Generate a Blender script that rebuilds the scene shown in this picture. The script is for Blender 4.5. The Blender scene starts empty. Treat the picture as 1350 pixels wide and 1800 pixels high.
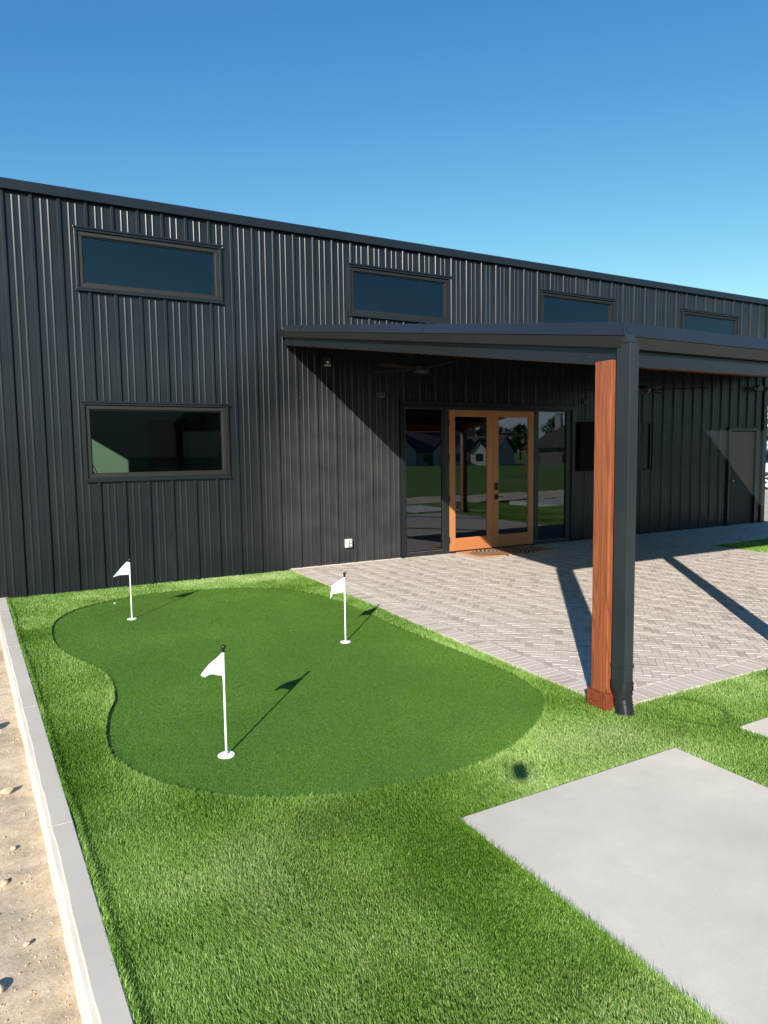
import bpy, bmesh, math, random
import numpy as np
from mathutils import Vector, Matrix

random.seed(7)
rng = np.random.default_rng(7)
S = bpy.context.scene
COL = S.collection

# ------------------------------------------------------------------ camera
CAM = (-0.1526, -9.4815, 1.7066)
yaw, pitch, roll = 0.5055, 0.0869, -0.0131
fw = Vector((math.sin(yaw) * math.cos(pitch), math.cos(yaw) * math.cos(pitch), -math.sin(pitch)))
rt = Vector((math.cos(yaw), -math.sin(yaw), 0.0))
up = rt.cross(fw)
r2 = rt * math.cos(roll) + up * math.sin(roll)
u2 = -rt * math.sin(roll) + up * math.cos(roll)
cd = bpy.data.cameras.new("camera")
cam = bpy.data.objects.new("camera", cd)
COL.objects.link(cam)
M3 = Matrix((r2, u2, -fw)).transposed()
cam.matrix_world = Matrix.Translation(CAM) @ M3.to_4x4()
cd.sensor_fit = 'HORIZONTAL'
cd.sensor_width = 36.0
cd.lens = 36.0 * 1204.67 / 1350.0
cd.clip_start = 0.05
cd.clip_end = 3000
S.camera = cam

# ------------------------------------------------------------------ sky and sun
SUN_AZ, SUN_EL = math.radians(220.5), math.radians(22.9)
w = bpy.data.worlds.new("World")
S.world = w
w.use_nodes = True
wn, wl = w.node_tree.nodes, w.node_tree.links
sky = wn.new('ShaderNodeTexSky')
sky.sky_type = 'NISHITA'
sky.sun_disc = False
sky.sun_elevation = SUN_EL
sky.sun_rotation = SUN_AZ
sky.air_density = 1.0
sky.dust_density = 0.0
sky.ozone_density = 3.0
hs = wn.new('ShaderNodeHueSaturation')
hs.inputs['Hue'].default_value = 0.5
hs.inputs['Saturation'].default_value = 1.0
hs.inputs['Value'].default_value = 1.0
wl.new(sky.outputs[0], hs.inputs['Color'])
sep = wn.new('ShaderNodeSeparateColor'); com = wn.new('ShaderNodeCombineColor')
wl.new(hs.outputs[0], sep.inputs[0])
for ch, (kk, pw) in enumerate(((1.26, 1.65), (1.03, 1.15), (0.872, 0.65))):   # camera colour response of the clear sky
    m1 = wn.new('ShaderNodeMath'); m1.operation = 'MULTIPLY'; m1.inputs[1].default_value = 0.1673
    m2 = wn.new('ShaderNodeMath'); m2.operation = 'POWER'; m2.inputs[1].default_value = pw
    m3 = wn.new('ShaderNodeMath'); m3.operation = 'MULTIPLY'; m3.inputs[1].default_value = kk * 5.55
    wl.new(sep.outputs[ch], m1.inputs[0]); wl.new(m1.outputs[0], m2.inputs[0]); wl.new(m2.outputs[0], m3.inputs[0])
    chans = (chans if ch else []) + [m3]
def cap(a, b, k):      # the bright haze near the horizon stays near white instead of turning brown
    mk = wn.new('ShaderNodeMath'); mk.operation = 'MULTIPLY'; mk.inputs[1].default_value = k
    mn = wn.new('ShaderNodeMath'); mn.operation = 'MINIMUM'
    wl.new(b.outputs[0], mk.inputs[0]); wl.new(a.outputs[0], mn.inputs[0]); wl.new(mk.outputs[0], mn.inputs[1])
    return mn
gch = cap(chans[1], chans[2], 0.97)
rch = cap(chans[0], gch, 0.86)
for ch, nd_ in enumerate((rch, gch, chans[2])):
    wl.new(nd_.outputs[0], com.inputs[ch])
wl.new(com.outputs[0], wn['Background'].inputs['Color'])
wn['Background'].inputs['Strength'].default_value = 0.0965
sd = bpy.data.lights.new("sun", 'SUN')
sd.energy = 5.0
sd.angle = math.radians(0.5)
sd.color = (1.0, 0.93, 0.81)
sun = bpy.data.objects.new("sun", sd)
COL.objects.link(sun)
sv = Vector((math.sin(SUN_AZ) * math.cos(SUN_EL), math.cos(SUN_AZ) * math.cos(SUN_EL), math.sin(SUN_EL)))
sun.rotation_euler = sv.to_track_quat('Z', 'Y').to_euler()
sun.location = sv * 30
S.view_settings.view_transform = 'Standard'
S.view_settings.look = 'None'
S.view_settings.exposure = 0.9
S.view_settings.gamma = 1.0
S.view_settings.use_curve_mapping = False
S.render.engine = 'CYCLES'
S.cycles.max_bounces = 8
S.cycles.transparent_max_bounces = 12


# ------------------------------------------------------------------ helpers
def tag(o, label=None, cat=None, group=None, kind=None):
    if label: o['label'] = label
    if cat: o['category'] = cat
    if group: o['group'] = group
    if kind: o['kind'] = kind
    return o


def link(o, parent=None):
    COL.objects.link(o)
    if parent is not None:
        o.parent = parent
        o.matrix_parent_inverse = world_of(parent).inverted()
    return o


def world_of(o):
    m = o.matrix_basis.copy()
    if o.parent is not None:
        m = world_of(o.parent) @ o.matrix_parent_inverse @ m
    return m


def empty(name, loc=(0, 0, 0), rz=0.0):
    o = bpy.data.objects.new(name, None)
    o.empty_display_size = 0.2
    o.location = loc
    o.rotation_euler = (0, 0, rz)
    COL.objects.link(o)
    return o


class MB:
    """collects vertices and faces for ONE mesh"""
    def __init__(self):
        self.v, self.f, self.m = [], [], []

    def add(self, vs, fs, mi=0):
        b = len(self.v)
        self.v += [tuple(p) for p in vs]
        self.f += [tuple(b + i for i in f) for f in fs]
        self.m += [mi] * len(fs)

    def box(self, x0, x1, y0, y1, z0, z1, mi=0):
        vs = [(x0, y0, z0), (x1, y0, z0), (x1, y1, z0), (x0, y1, z0), (x0, y0, z1), (x1, y0, z1), (x1, y1, z1), (x0, y1, z1)]
        self.add(vs, [(0, 3, 2, 1), (4, 5, 6, 7), (0, 1, 5, 4), (1, 2, 6, 5), (2, 3, 7, 6), (3, 0, 4, 7)], mi)

    def hexa(self, bot, top, mi=0):
        vs = list(bot) + list(top)
        self.add(vs, [(0, 3, 2, 1), (4, 5, 6, 7), (0, 1, 5, 4), (1, 2, 6, 5), (2, 3, 7, 6), (3, 0, 4, 7)], mi)

    def obox(self, c, ax, ay, az, mi=0):
        c, ax, ay, az = Vector(c), Vector(ax), Vector(ay), Vector(az)
        b = [c - ax - ay - az, c + ax - ay - az, c + ax + ay - az, c - ax + ay - az]
        t = [p + az * 2 for p in b]
        self.hexa(b, t, mi)

    def tube(self, pts, rads, n=12, cap=True, mi=0):
        pts = [Vector(p) for p in pts]
        rings = []
        prev = None
        for i, p in enumerate(pts):
            d = (pts[min(i + 1, len(pts) - 1)] - pts[max(i - 1, 0)])
            if d.length < 1e-9: d = Vector((0, 0, 1))
            d.normalize()
            if prev is None:
                a = Vector((1, 0, 0)) if abs(d.x) < 0.9 else Vector((0, 1, 0))
            else:
                a = prev
            a = (a - d * a.dot(d))
            a.normalize()
            prev = a
            b = d.cross(a)
            r = rads[i] if hasattr(rads, '__len__') else rads
            rings.append([p + (a * math.cos(2 * math.pi * k / n) + b * math.sin(2 * math.pi * k / n)) * r for k in range(n)])
        vs = [q for R in rings for q in R]
        fs = []
        for i in range(len(rings) - 1):
            for k in range(n):
                k2 = (k + 1) % n
                fs.append((i * n + k, i * n + k2, (i + 1) * n + k2, (i + 1) * n + k))
        if cap:
            fs.append(tuple(reversed(range(n))))
            fs.append(tuple((len(rings) - 1) * n + k for k in range(n)))
        self.add(vs, fs, mi)

    def sphere(self, c, r, n=12, m=8, sc=(1, 1, 1), mi=0):
        vs, fs = [], []
        for i in range(m + 1):
            t = math.pi * i / m
            for k in range(n):
                a = 2 * math.pi * k / n
                vs.append((c[0] + r * sc[0] * math.sin(t) * math.cos(a), c[1] + r * sc[1] * math.sin(t) * math.sin(a), c[2] + r * sc[2] * math.cos(t)))
        for i in range(m):
            for k in range(n):
                k2 = (k + 1) % n
                fs.append((i * n + k, (i + 1) * n + k, (i + 1) * n + k2, i * n + k2))
        self.add(vs, fs, mi)

    def prism(self, poly, axis, a0, a1, mi=0):
        """poly of 2-D points extruded along axis ('x','y','z')"""
        def P(u, v, a):
            return (a, u, v) if axis == 'x' else ((u, a, v) if axis == 'y' else (u, v, a))
        n = len(poly)
        vs = [P(u, v, a0) for u, v in poly] + [P(u, v, a1) for u, v in poly]
        fs = [tuple(range(n)), tuple(reversed(range(n, 2 * n)))]
        fs += [(i, i + n, (i + 1) % n + n, (i + 1) % n) for i in range(n)]
        self.add(vs, fs, mi)

    def build(self, name, mats, parent=None, bevel=0.0, smooth=False, recalc=True, segs=2):
        me = bpy.data.meshes.new(name)
        me.from_pydata(self.v, [], self.f)
        if not isinstance(mats, (list, tuple)): mats = [mats]
        for m in mats: me.materials.append(m)
        if len(mats) > 1: me.polygons.foreach_set('material_index', self.m)
        if recalc:
            bm = bmesh.new(); bm.from_mesh(me)
            bmesh.ops.recalc_face_normals(bm, faces=bm.faces)
            bm.to_mesh(me); bm.free()
        if smooth: me.polygons.foreach_set('use_smooth', [True] * len(me.polygons))
        me.update()
        o = bpy.data.objects.new(name, me)
        link(o, parent)
        if bevel:
            b = o.modifiers.new('bevel', 'BEVEL')
            b.width = bevel; b.segments = segs; b.limit_method = 'ANGLE'; b.angle_limit = math.radians(35)
            b.harden_normals = False
        return o


# ------------------------------------------------------------------ material helpers
def mat(name):
    m = bpy.data.materials.new(name)
    m.use_nodes = True
    nt = m.node_tree
    return m, nt, nt.nodes, nt.links, nt.nodes['Principled BSDF']


def N(nt, typ, **kw):
    n = nt.nodes.new(typ)
    for k, v in kw.items():
        if k in n.inputs: n.inputs[k].default_value = v
        else: setattr(n, k, v)
    return n


def ramp(nt, fac, stops):
    r = nt.nodes.new('ShaderNodeValToRGB')
    el = r.color_ramp.elements
    while len(el) < len(stops): el.new(0.5)
    for e, (p, c) in zip(el, stops):
        e.position = p
        e.color = (c[0], c[1], c[2], 1) if hasattr(c, '__len__') else (c, c, c, 1)
    nt.links.new(fac, r.inputs[0])
    return r.outputs[0]


def mixc(nt, f, a, b, mode='MIX'):
    m = nt.nodes.new('ShaderNodeMix')
    m.data_type = 'RGBA'; m.blend_type = mode
    for sock, val in ((m.inputs[0], f), (m.inputs[6], a), (m.inputs[7], b)):
        if isinstance(val, bpy.types.NodeSocket): nt.links.new(val, sock)
        elif hasattr(val, '__len__'): sock.default_value = (val[0], val[1], val[2], 1)
        else: sock.default_value = val
    return m.outputs[2]


def coords(nt, scale=(1, 1, 1), rot=(0, 0, 0), kind='Object'):
    tc = nt.nodes.new('ShaderNodeTexCoord')
    mp = nt.nodes.new('ShaderNodeMapping')
    mp.inputs['Scale'].default_value = scale
    mp.inputs['Rotation'].default_value = rot
    nt.links.new(tc.outputs[kind], mp.inputs[0])
    return mp.outputs[0]


def noise(nt, vec, scale, detail=4, rough=0.55, out='Fac', dist=0.0):
    n = nt.nodes.new('ShaderNodeTexNoise')
    n.inputs['Scale'].default_value = scale
    n.inputs['Detail'].default_value = detail
    n.inputs['Roughness'].default_value = rough
    n.inputs['Distortion'].default_value = dist
    if vec is not None: nt.links.new(vec, n.inputs['Vector'])
    return n.outputs[out]


def bump(nt, h, strength=0.3, dist=0.01, normal=None):
    b = nt.nodes.new('ShaderNodeBump')
    b.inputs['Strength'].default_value = strength
    b.inputs['Distance'].default_value = dist
    nt.links.new(h, b.inputs['Height'])
    if normal is not None: nt.links.new(normal, b.inputs['Normal'])
    return b.outputs[0]


def simple(name, col, rough=0.5, metal=0.0, spec=0.5, var=0.0, vscale=3.0, bmp=0.0, bscale=60.0, bdist=0.002):
    m, nt, nd, lk, p = mat(name)
    p.inputs['Roughness'].default_value = rough
    p.inputs['Metallic'].default_value = metal
    p.inputs['Specular IOR Level'].default_value = spec
    v = coords(nt)
    if var:
        n = noise(nt, v, vscale, 5)
        c = ramp(nt, n, [(0.25, [x * (1 - var) for x in col]), (0.75, [min(1, x * (1 + var)) for x in col])])
        lk.new(c, p.inputs['Base Color'])
    else:
        p.inputs['Base Color'].default_value = (*col, 1)
    if bmp:
        lk.new(bump(nt, noise(nt, v, bscale, 4), bmp, bdist), p.inputs['Normal'])
    return m


# painted ribbed metal, slightly dusty, oil-canning
def metal_paint(name, col, rough=0.32, dust=0.0, dustcol=(0.12, 0.11, 0.10), coat=0.0, zone=0.0, spec=0.38):
    m, nt, nd, lk, p = mat(name)
    v = coords(nt)
    n1 = noise(nt, v, 0.9, 4)
    vs = coords(nt, (14, 14, 0.8))
    n2 = noise(nt, vs, 1.5, 4)
    base = mixc(nt, ramp(nt, n1, [(0.3, 0.0), (0.7, 1.0)]), [c * 0.9 for c in col], [c * 1.12 for c in col])
    if dust:
        f = nt.nodes.new('ShaderNodeMath'); f.operation = 'MULTIPLY'
        lk.new(ramp(nt, n1, [(0.42, 0.0), (0.75, 1.0)]), f.inputs[0])
        lk.new(ramp(nt, n2, [(0.35, 0.1), (0.8, 1.0)]), f.inputs[1])
        g = nt.nodes.new('ShaderNodeMath'); g.operation = 'MULTIPLY'
        lk.new(f.outputs[0], g.inputs[0]); g.inputs[1].default_value = dust
        base = mixc(nt, g.outputs[0], base, dustcol)
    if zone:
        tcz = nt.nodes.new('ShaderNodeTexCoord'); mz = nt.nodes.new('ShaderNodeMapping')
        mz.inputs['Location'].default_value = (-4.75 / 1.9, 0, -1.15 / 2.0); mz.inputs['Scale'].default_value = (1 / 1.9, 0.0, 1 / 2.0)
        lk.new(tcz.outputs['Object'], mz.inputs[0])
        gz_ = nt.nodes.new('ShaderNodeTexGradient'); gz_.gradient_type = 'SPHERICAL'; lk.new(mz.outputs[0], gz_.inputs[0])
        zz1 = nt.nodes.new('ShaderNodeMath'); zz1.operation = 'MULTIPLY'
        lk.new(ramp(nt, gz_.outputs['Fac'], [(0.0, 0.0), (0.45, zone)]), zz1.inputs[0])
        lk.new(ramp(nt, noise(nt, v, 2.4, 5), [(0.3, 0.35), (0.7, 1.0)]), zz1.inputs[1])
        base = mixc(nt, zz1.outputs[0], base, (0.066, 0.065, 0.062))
    # tiny specks of dried splashes
    vo = nt.nodes.new('ShaderNodeTexVoronoi'); vo.inputs['Scale'].default_value = 9.0
    lk.new(v, vo.inputs['Vector'])
    sp = ramp(nt, vo.outputs['Distance'], [(0.022, 1.0), (0.034, 0.0)])
    spm = nt.nodes.new('ShaderNodeMath'); spm.operation = 'MULTIPLY'
    lk.new(sp, spm.inputs[0]); lk.new(ramp(nt, noise(nt, v, 2.2, 2), [(0.55, 0.0), (0.7, 0.6)]), spm.inputs[1])
    base = mixc(nt, spm.outputs[0], base, (0.35, 0.33, 0.30))
    lk.new(base, p.inputs['Base Color'])
    lk.new(ramp(nt, n2, [(0.2, rough * 0.85), (0.8, rough * 1.2)]), p.inputs['Roughness'])
    p.inputs['Specular IOR Level'].default_value = spec
    p.inputs['Coat Weight'].default_value = coat
    p.inputs['Coat Roughness'].default_value = 0.2
    bn = noise(nt, coords(nt, (1, 1, 0.35)), 3.0, 2)
    lk.new(bump(nt, bn, 0.18, 0.012), p.inputs['Normal'])
    return m


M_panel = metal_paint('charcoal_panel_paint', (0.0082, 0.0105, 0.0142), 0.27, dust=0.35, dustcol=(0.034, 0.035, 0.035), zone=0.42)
M_trim = metal_paint('charcoal_trim_paint', (0.0095, 0.0120, 0.0150), 0.26)
M_fascia = metal_paint('charcoal_fascia_paint', (0.013, 0.0160, 0.0205), 0.38)
M_spout = metal_paint('downspout_paint', (0.015, 0.020, 0.024), 0.36, dust=0.15)
M_bronze = simple('bronze_window_frame', (0.006, 0.0058, 0.0052), 0.55, var=0.15)
M_blackframe = simple('black_door_frame', (0.012, 0.013, 0.014), 0.4, var=0.2)
M_soffit = simple('black_soffit', (0.004, 0.004, 0.004), 0.8, var=0.3, spec=0.15)
M_black = simple('black_plastic', (0.010, 0.010, 0.010), 0.35, var=0.2)
M_blackrubber = simple('black_drain_rubber', (0.016, 0.018, 0.020), 0.32, var=0.4, bmp=0.2)
M_handle = simple('black_metal_handle', (0.012, 0.012, 0.012), 0.3, metal=0.4)
M_white = simple('white_plastic', (0.82, 0.82, 0.82), 0.35)
M_grey_pl = simple('grey_box_plastic', (0.42, 0.42, 0.41), 0.45, var=0.1, vscale=20)
M_darkgrey_pl = simple('dark_grey_plastic', (0.06, 0.06, 0.06), 0.5)
M_steel = simple('steel', (0.5, 0.5, 0.5), 0.3, metal=1.0)


def wood(name, c1, c2, c3, axis='z', scale=1.0, rough=0.42, knots=True, contrast=1.0):
    """flat-sawn grain: contour lines of a stretched noise, fine pores, a few knots"""
    m, nt, nd, lk, p = mat(name)
    s = {'z': (7, 7, 0.55), 'x': (0.55, 7, 7), 'y': (7, 0.55, 7)}[axis]
    v = coords(nt, tuple(a * scale for a in s))
    n0 = noise(nt, v, 1.0, 1.5, 0.45, dist=0.3)
    mu = N(nt, 'ShaderNodeMath'); mu.operation = 'MULTIPLY'; lk.new(n0, mu.inputs[0]); mu.inputs[1].default_value = 95.0
    si = N(nt, 'ShaderNodeMath'); si.operation = 'SINE'; lk.new(mu.outputs[0], si.inputs[0])
    line = ramp(nt, si.outputs[0], [(0.0, 0.0), (0.55, 0.25), (0.97, 0.95 * contrast)])
    tone = ramp(nt, noise(nt, coords(nt, tuple(a * 0.5 for a in s)), 1.0, 3), [(0.3, 0.0), (0.7, 1.0)])
    base = mixc(nt, tone, c1, c2)
    base = mixc(nt, line, base, [0.45 * a + 0.55 * b_ for a, b_ in zip(c2, c3)])
    fine = noise(nt, coords(nt, tuple(a * 16 for a in s)), 1.0, 3)
    base = mixc(nt, ramp(nt, fine, [(0.35, 0.30 * contrast), (0.62, 0.0)]), base, c3)
    if knots:
        kv = coords(nt, {'z': (5, 5, 1.7), 'x': (1.7, 5, 5), 'y': (5, 1.7, 5)}[axis])
        vo = N(nt, 'ShaderNodeTexVoronoi'); vo.inputs['Scale'].default_value = 1.3; lk.new(kv, vo.inputs['Vector'])
        base = mixc(nt, ramp(nt, vo.outputs['Distance'], [(0.05, 0.9), (0.11, 0.0)]), base, [x * 0.6 for x in c3])
    lk.new(base, p.inputs['Base Color'])
    p.inputs['Roughness'].default_value = rough
    lk.new(bump(nt, fine, 0.2, 0.002), p.inputs['Normal'])
    return m


M_post = wood('stained_cedar', (0.275, 0.083, 0.033), (0.205, 0.058, 0.023), (0.100, 0.028, 0.012), 'z', 1.0, contrast=0.85)
M_postbase = wood('stained_cedar_base', (0.20, 0.052, 0.021), (0.15, 0.036, 0.015), (0.06, 0.015, 0.008), 'x', 1.0)
M_beamwood = wood('stained_beam', (0.36, 0.11, 0.04), (0.28, 0.08, 0.03), (0.12, 0.03, 0.01), 'x', 1.0)
M_door = wood('fir_door', (0.44, 0.175, 0.068), (0.38, 0.145, 0.054), (0.25, 0.085, 0.032), 'z', 1.4, 0.38, knots=False, contrast=0.35)


def glass(name, tint=(0.6, 0.62, 0.6), ior=2.0, rough=0.0, wavy=0.0):
    m, nt, nd, lk, p = mat(name)
    nd.remove(p)
    tr = N(nt, 'ShaderNodeBsdfTransparent'); tr.inputs[0].default_value = (*tint, 1)
    gl = N(nt, 'ShaderNodeBsdfGlossy'); gl.inputs[0].default_value = (0.78, 0.86, 1.0, 1); gl.inputs['Roughness'].default_value = rough
    fr = N(nt, 'ShaderNodeFresnel'); fr.inputs[0].default_value = ior
    if wavy:
        b = bump(nt, noise(nt, coords(nt), 1.1, 1), wavy, 0.01)
        lk.new(b, gl.inputs['Normal'])
    mx = N(nt, 'ShaderNodeMixShader')
    lk.new(fr.outputs[0], mx.inputs[0]); lk.new(tr.outputs[0], mx.inputs[1]); lk.new(gl.outputs[0], mx.inputs[2])
    lk.new(mx.outputs[0], nd['Material Output'].inputs[0])
    return m


M_glass = glass('coated_window_glass', (0.62, 0.64, 0.60), 1.55, wavy=0.02)
M_glass_hi = glass('reflective_high_glass', (0.28, 0.30, 0.30), 1.75, wavy=0.03)
M_glass_door = glass('door_glass', (0.55, 0.57, 0.53), 2.2, wavy=0.03)
M_clear = glass('clear_glass', (0.92, 0.93, 0.92), 1.3)
M_glass_low = glass('low_window_glass', (0.72, 0.76, 0.72), 1.2, wavy=0.02)


def concrete(name, c, var=0.07, bmp=0.25, stains=True):
    m, nt, nd, lk, p = mat(name)
    v = coords(nt)
    big = noise(nt, v, 0.9, 5, 0.6)
    mid = noise(nt, v, 5.0, 6, 0.65)
    fine = noise(nt, v, 160.0, 3, 0.7)
    col = mixc(nt, ramp(nt, big, [(0.35, 0.0), (0.65, 1.0)]), [x * (1 - var) for x in c], [x * (1 + var) for x in c])
    col = mixc(nt, ramp(nt, mid, [(0.42, 0.0), (0.72, 0.30)]), col, [c[0] * 0.86, c[1] * 0.85, c[2] * 0.84])
    col = mixc(nt, ramp(nt, fine, [(0.40, 0.14), (0.6, 0.0)]), col, [x * 0.6 for x in c])
    vo = N(nt, 'ShaderNodeTexVoronoi'); vo.inputs['Scale'].default_value = 7.0; lk.new(v, vo.inputs['Vector'])
    pm = N(nt, 'ShaderNodeMath'); pm.operation = 'MULTIPLY'
    lk.new(ramp(nt, vo.outputs['Distance'], [(0.018, 0.75), (0.035, 0.0)]), pm.inputs[0]); lk.new(ramp(nt, noise(nt, v, 1.7, 2), [(0.45, 0.0), (0.6, 1.0)]), pm.inputs[1])
    col = mixc(nt, pm.outputs[0], col, [c[0] * 0.55, c[1] * 0.52, c[2] * 0.48])
    wv = noise(nt, coords(nt, (1.0, 14.0, 1.0), (0, 0, 0.5)), 2.2, 4)
    col = mixc(nt, ramp(nt, wv, [(0.5, 0.0), (0.75, 0.12)]), col, [x * 0.8 for x in c])
    lk.new(col, p.inputs['Base Color'])
    p.inputs['Roughness'].default_value = 0.85
    p.inputs['Specular IOR Level'].default_value = 0.25
    n1 = bump(nt, mid, bmp * 0.5, 0.004)
    lk.new(bump(nt, fine, bmp, 0.001, n1), p.inputs['Normal'])
    return m


M_slab = concrete('smooth_light_concrete', (0.60, 0.55, 0.475), 0.13, 0.3)
M_kerb = concrete('kerb_concrete', (0.54, 0.495, 0.430), 0.08)
M_drive = concrete('drive_concrete', (0.46, 0.43, 0.38), 0.08)
M_floor_in = concrete('indoor_concrete_floor', (0.14, 0.14, 0.135), 0.08)


def dirt(name, c1=(0.50, 0.38, 0.245), c2=(0.61, 0.49, 0.345), c3=(0.34, 0.235, 0.135)):
    m, nt, nd, lk, p = mat(name)
    v = coords(nt)
    a = noise(nt, v, 1.6, 6, 0.65)
    b = noise(nt, v, 22.0, 5, 0.7)
    c = noise(nt, v, 120.0, 3, 0.7)
    vo = N(nt, 'ShaderNodeTexVoronoi'); vo.inputs['Scale'].default_value = 95.0; lk.new(v, vo.inputs['Vector'])
    col = mixc(nt, ramp(nt, a, [(0.35, 0.0), (0.65, 1.0)]), c1, c2)
    col = mixc(nt, ramp(nt, b, [(0.35, 0.5), (0.55, 0.0)]), col, c3)
    col = mixc(nt, ramp(nt, vo.outputs['Color'], [(0.55, 0.0), (0.9, 0.45)]), col, (0.66, 0.60, 0.52))
    col = mixc(nt, ramp(nt, c, [(0.3, 0.4), (0.5, 0.0)]), col, [x * 0.6 for x in c3])
    lk.new(col, p.inputs['Base Color'])
    p.inputs['Roughness'].default_value = 0.95
    p.inputs['Specular IOR Level'].default_value = 0.15
    n1 = bump(nt, b, 0.25, 0.004)
    lk.new(bump(nt, vo.outputs['Distance'], 0.25, 0.002, n1), p.inputs['Normal'])
    return m


M_dirt = dirt('pale_sandy_dirt')
M_rock = dirt('limestone_rock', (0.52, 0.38, 0.24), (0.62, 0.50, 0.38), (0.40, 0.24, 0.12))


def brick_mat():
    m, nt, nd, lk, p = mat('tumbled_paver')
    geo = N(nt, 'ShaderNodeNewGeometry')
    v = coords(nt)
    col = ramp(nt, geo.outputs['Random Per Island'],
               [(0.0, (0.31, 0.255, 0.215)), (0.10, (0.37, 0.31, 0.265)), (0.35, (0.49, 0.425, 0.38)), (0.75, (0.53, 0.465, 0.425)), (1.0, (0.50, 0.42, 0.37))])
    n1 = noise(nt, v, 26.0, 5, 0.7)
    n2 = noise(nt, v, 1.1, 4)
    col = mixc(nt, ramp(nt, n1, [(0.35, 0.0), (0.7, 0.5)]), col, (0.58, 0.52, 0.48))
    col = mixc(nt, ramp(nt, n2, [(0.35, 0.0), (0.7, 0.4)]), col, (0.54, 0.48, 0.44))
    lk.new(col, p.inputs['Base Color'])
    p.inputs['Roughness'].default_value = 0.85
    p.inputs['Specular IOR Level'].default_value = 0.3
    lk.new(bump(nt, n1, 0.5, 0.004), p.inputs['Normal'])
    return m


M_brick = brick_mat()
M_jointsand = simple('joint_sand', (0.44, 0.39, 0.35), 0.95, var=0.28, vscale=5, bmp=0.6, bscale=200)


# ------------------------------------------------------------------ noise field in numpy
def vnoise(x, y, cell, seed):
    r = np.random.default_rng(seed)
    G = r.random((128, 128))
    u = x / cell + 40.0; v = y / cell + 60.0
    i = np.floor(u).astype(int); j = np.floor(v).astype(int)
    fu = u - i; fv = v - j
    fu = fu * fu * (3 - 2 * fu); fv = fv * fv * (3 - 2 * fv)
    i %= 128; j %= 128; i1 = (i + 1) % 128; j1 = (j + 1) % 128
    return (G[i, j] * (1 - fu) * (1 - fv) + G[i1, j] * fu * (1 - fv) + G[i, j1] * (1 - fu) * fv + G[i1, j1] * fu * fv)


def inpoly(px, py, poly):
    inside = np.zeros(px.shape, bool)
    n = len(poly)
    for i in range(n):
        x0, y0 = poly[i]; x1, y1 = poly[(i + 1) % n]
        if y0 == y1: continue
        c = ((y0 > py) != (y1 > py)) & (px < (x1 - x0) * (py - y0) / (y1 - y0) + x0)
        inside ^= c
    return inside


# ------------------------------------------------------------------ layout
def kerb_in(y): return -0.207 - 0.042 * y
def kerb_out(y): return -0.342 - 0.0445 * y
def patio_left(y): return 3.495 + 0.029 * y


PATIO_FRONT = -6.36
WALL_X0, WALL_X1 = -0.42, 14.985
EAVE = 4.855
green_ctl = [(0.18, -2.13), (0.27, -1.51), (0.59, -1.02), (1.28, -0.68), (1.96, -0.73), (2.62, -1.02), (3.04, -1.55), (3.2, -2.36), (3.19, -3.47),
             (3.21, -4.47), (3.23, -5.25), (3.15, -5.75), (2.98, -6.05), (2.7, -6.28), (2.35, -6.46), (2.0, -6.54), (1.55, -6.52), (1.15, -6.41),
             (0.84, -6.25), (0.59, -6.02), (0.42, -5.75), (0.32, -5.45), (0.31, -5.11), (0.37, -4.70), (0.46, -4.34), (0.475, -3.83), (0.37, -3.41), (0.21, -2.85)]


def catmull(pts, k=8):
    out = []
    n = len(pts)
    for i in range(n):
        p0, p1, p2, p3 = [np.array(pts[(i + d) % n]) for d in (-1, 0, 1, 2)]
        for j in range(k):
            t = j / k
            out.append(tuple(0.5 * ((2 * p1) + (-p0 + p2) * t + (2 * p0 - 5 * p1 + 4 * p2 - p3) * t * t + (-p0 + 3 * p1 - 3 * p2 + p3) * t ** 3)))
    return out


GREEN = catmull(green_ctl, 8)
_g = np.array(GREEN)
_t = np.roll(_g, -1, 0) - np.roll(_g, 1, 0)
_n = np.stack([-_t[:, 1], _t[:, 0]], 1) / np.linalg.norm(_t, axis=1)[:, None]
_ar = 0.5 * np.sum(_g[:, 0] * np.roll(_g[:, 1], -1) - np.roll(_g[:, 0], -1) * _g[:, 1])
_n = _n if _ar > 0 else -_n            # inward normals
_gap = 0.004 + 0.020 * np.clip((_n[:, 0] * 0.9 + _n[:, 1] * 0.25 + 0.25), 0, 1)   # wider cut on the left and front-left
GREEN_IN = [tuple(p) for p in (_g + _n * _gap[:, None])]
SLABS = [(1.63 + 2.1 * k, 3.135 + 2.1 * k, -9.2, -6.955) for k in range(5)]
TURF_END_Y = -9.9

# ------------------------------------------------------------------ ground
def ground_z(x, y):
    r = np.hypot(x - 4, y + 2)
    return -0.15 - 1.05 * np.clip((r - 16) / 95.0, 0, 1)


def field_material():
    m, nt, nd, lk, p = mat('field_grass')
    v = coords(nt)
    a = noise(nt, v, 0.12, 5, 0.6); b = noise(nt, v, 3.0, 5, 0.7)
    col = mixc(nt, ramp(nt, a, [(0.35, 0.0), (0.65, 1.0)]), (0.085, 0.155, 0.028), (0.125, 0.205, 0.042))
    col = mixc(nt, ramp(nt, b, [(0.35, 0.5), (0.6, 0.0)]), col, (0.05, 0.10, 0.02))
    lk.new(col, p.inputs['Base Color']); p.inputs['Roughness'].default_value = 0.9
    p.inputs['Specular IOR Level'].default_value = 0.1
    lk.new(bump(nt, b, 0.8, 0.05), p.inputs['Normal'])
    return m


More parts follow.
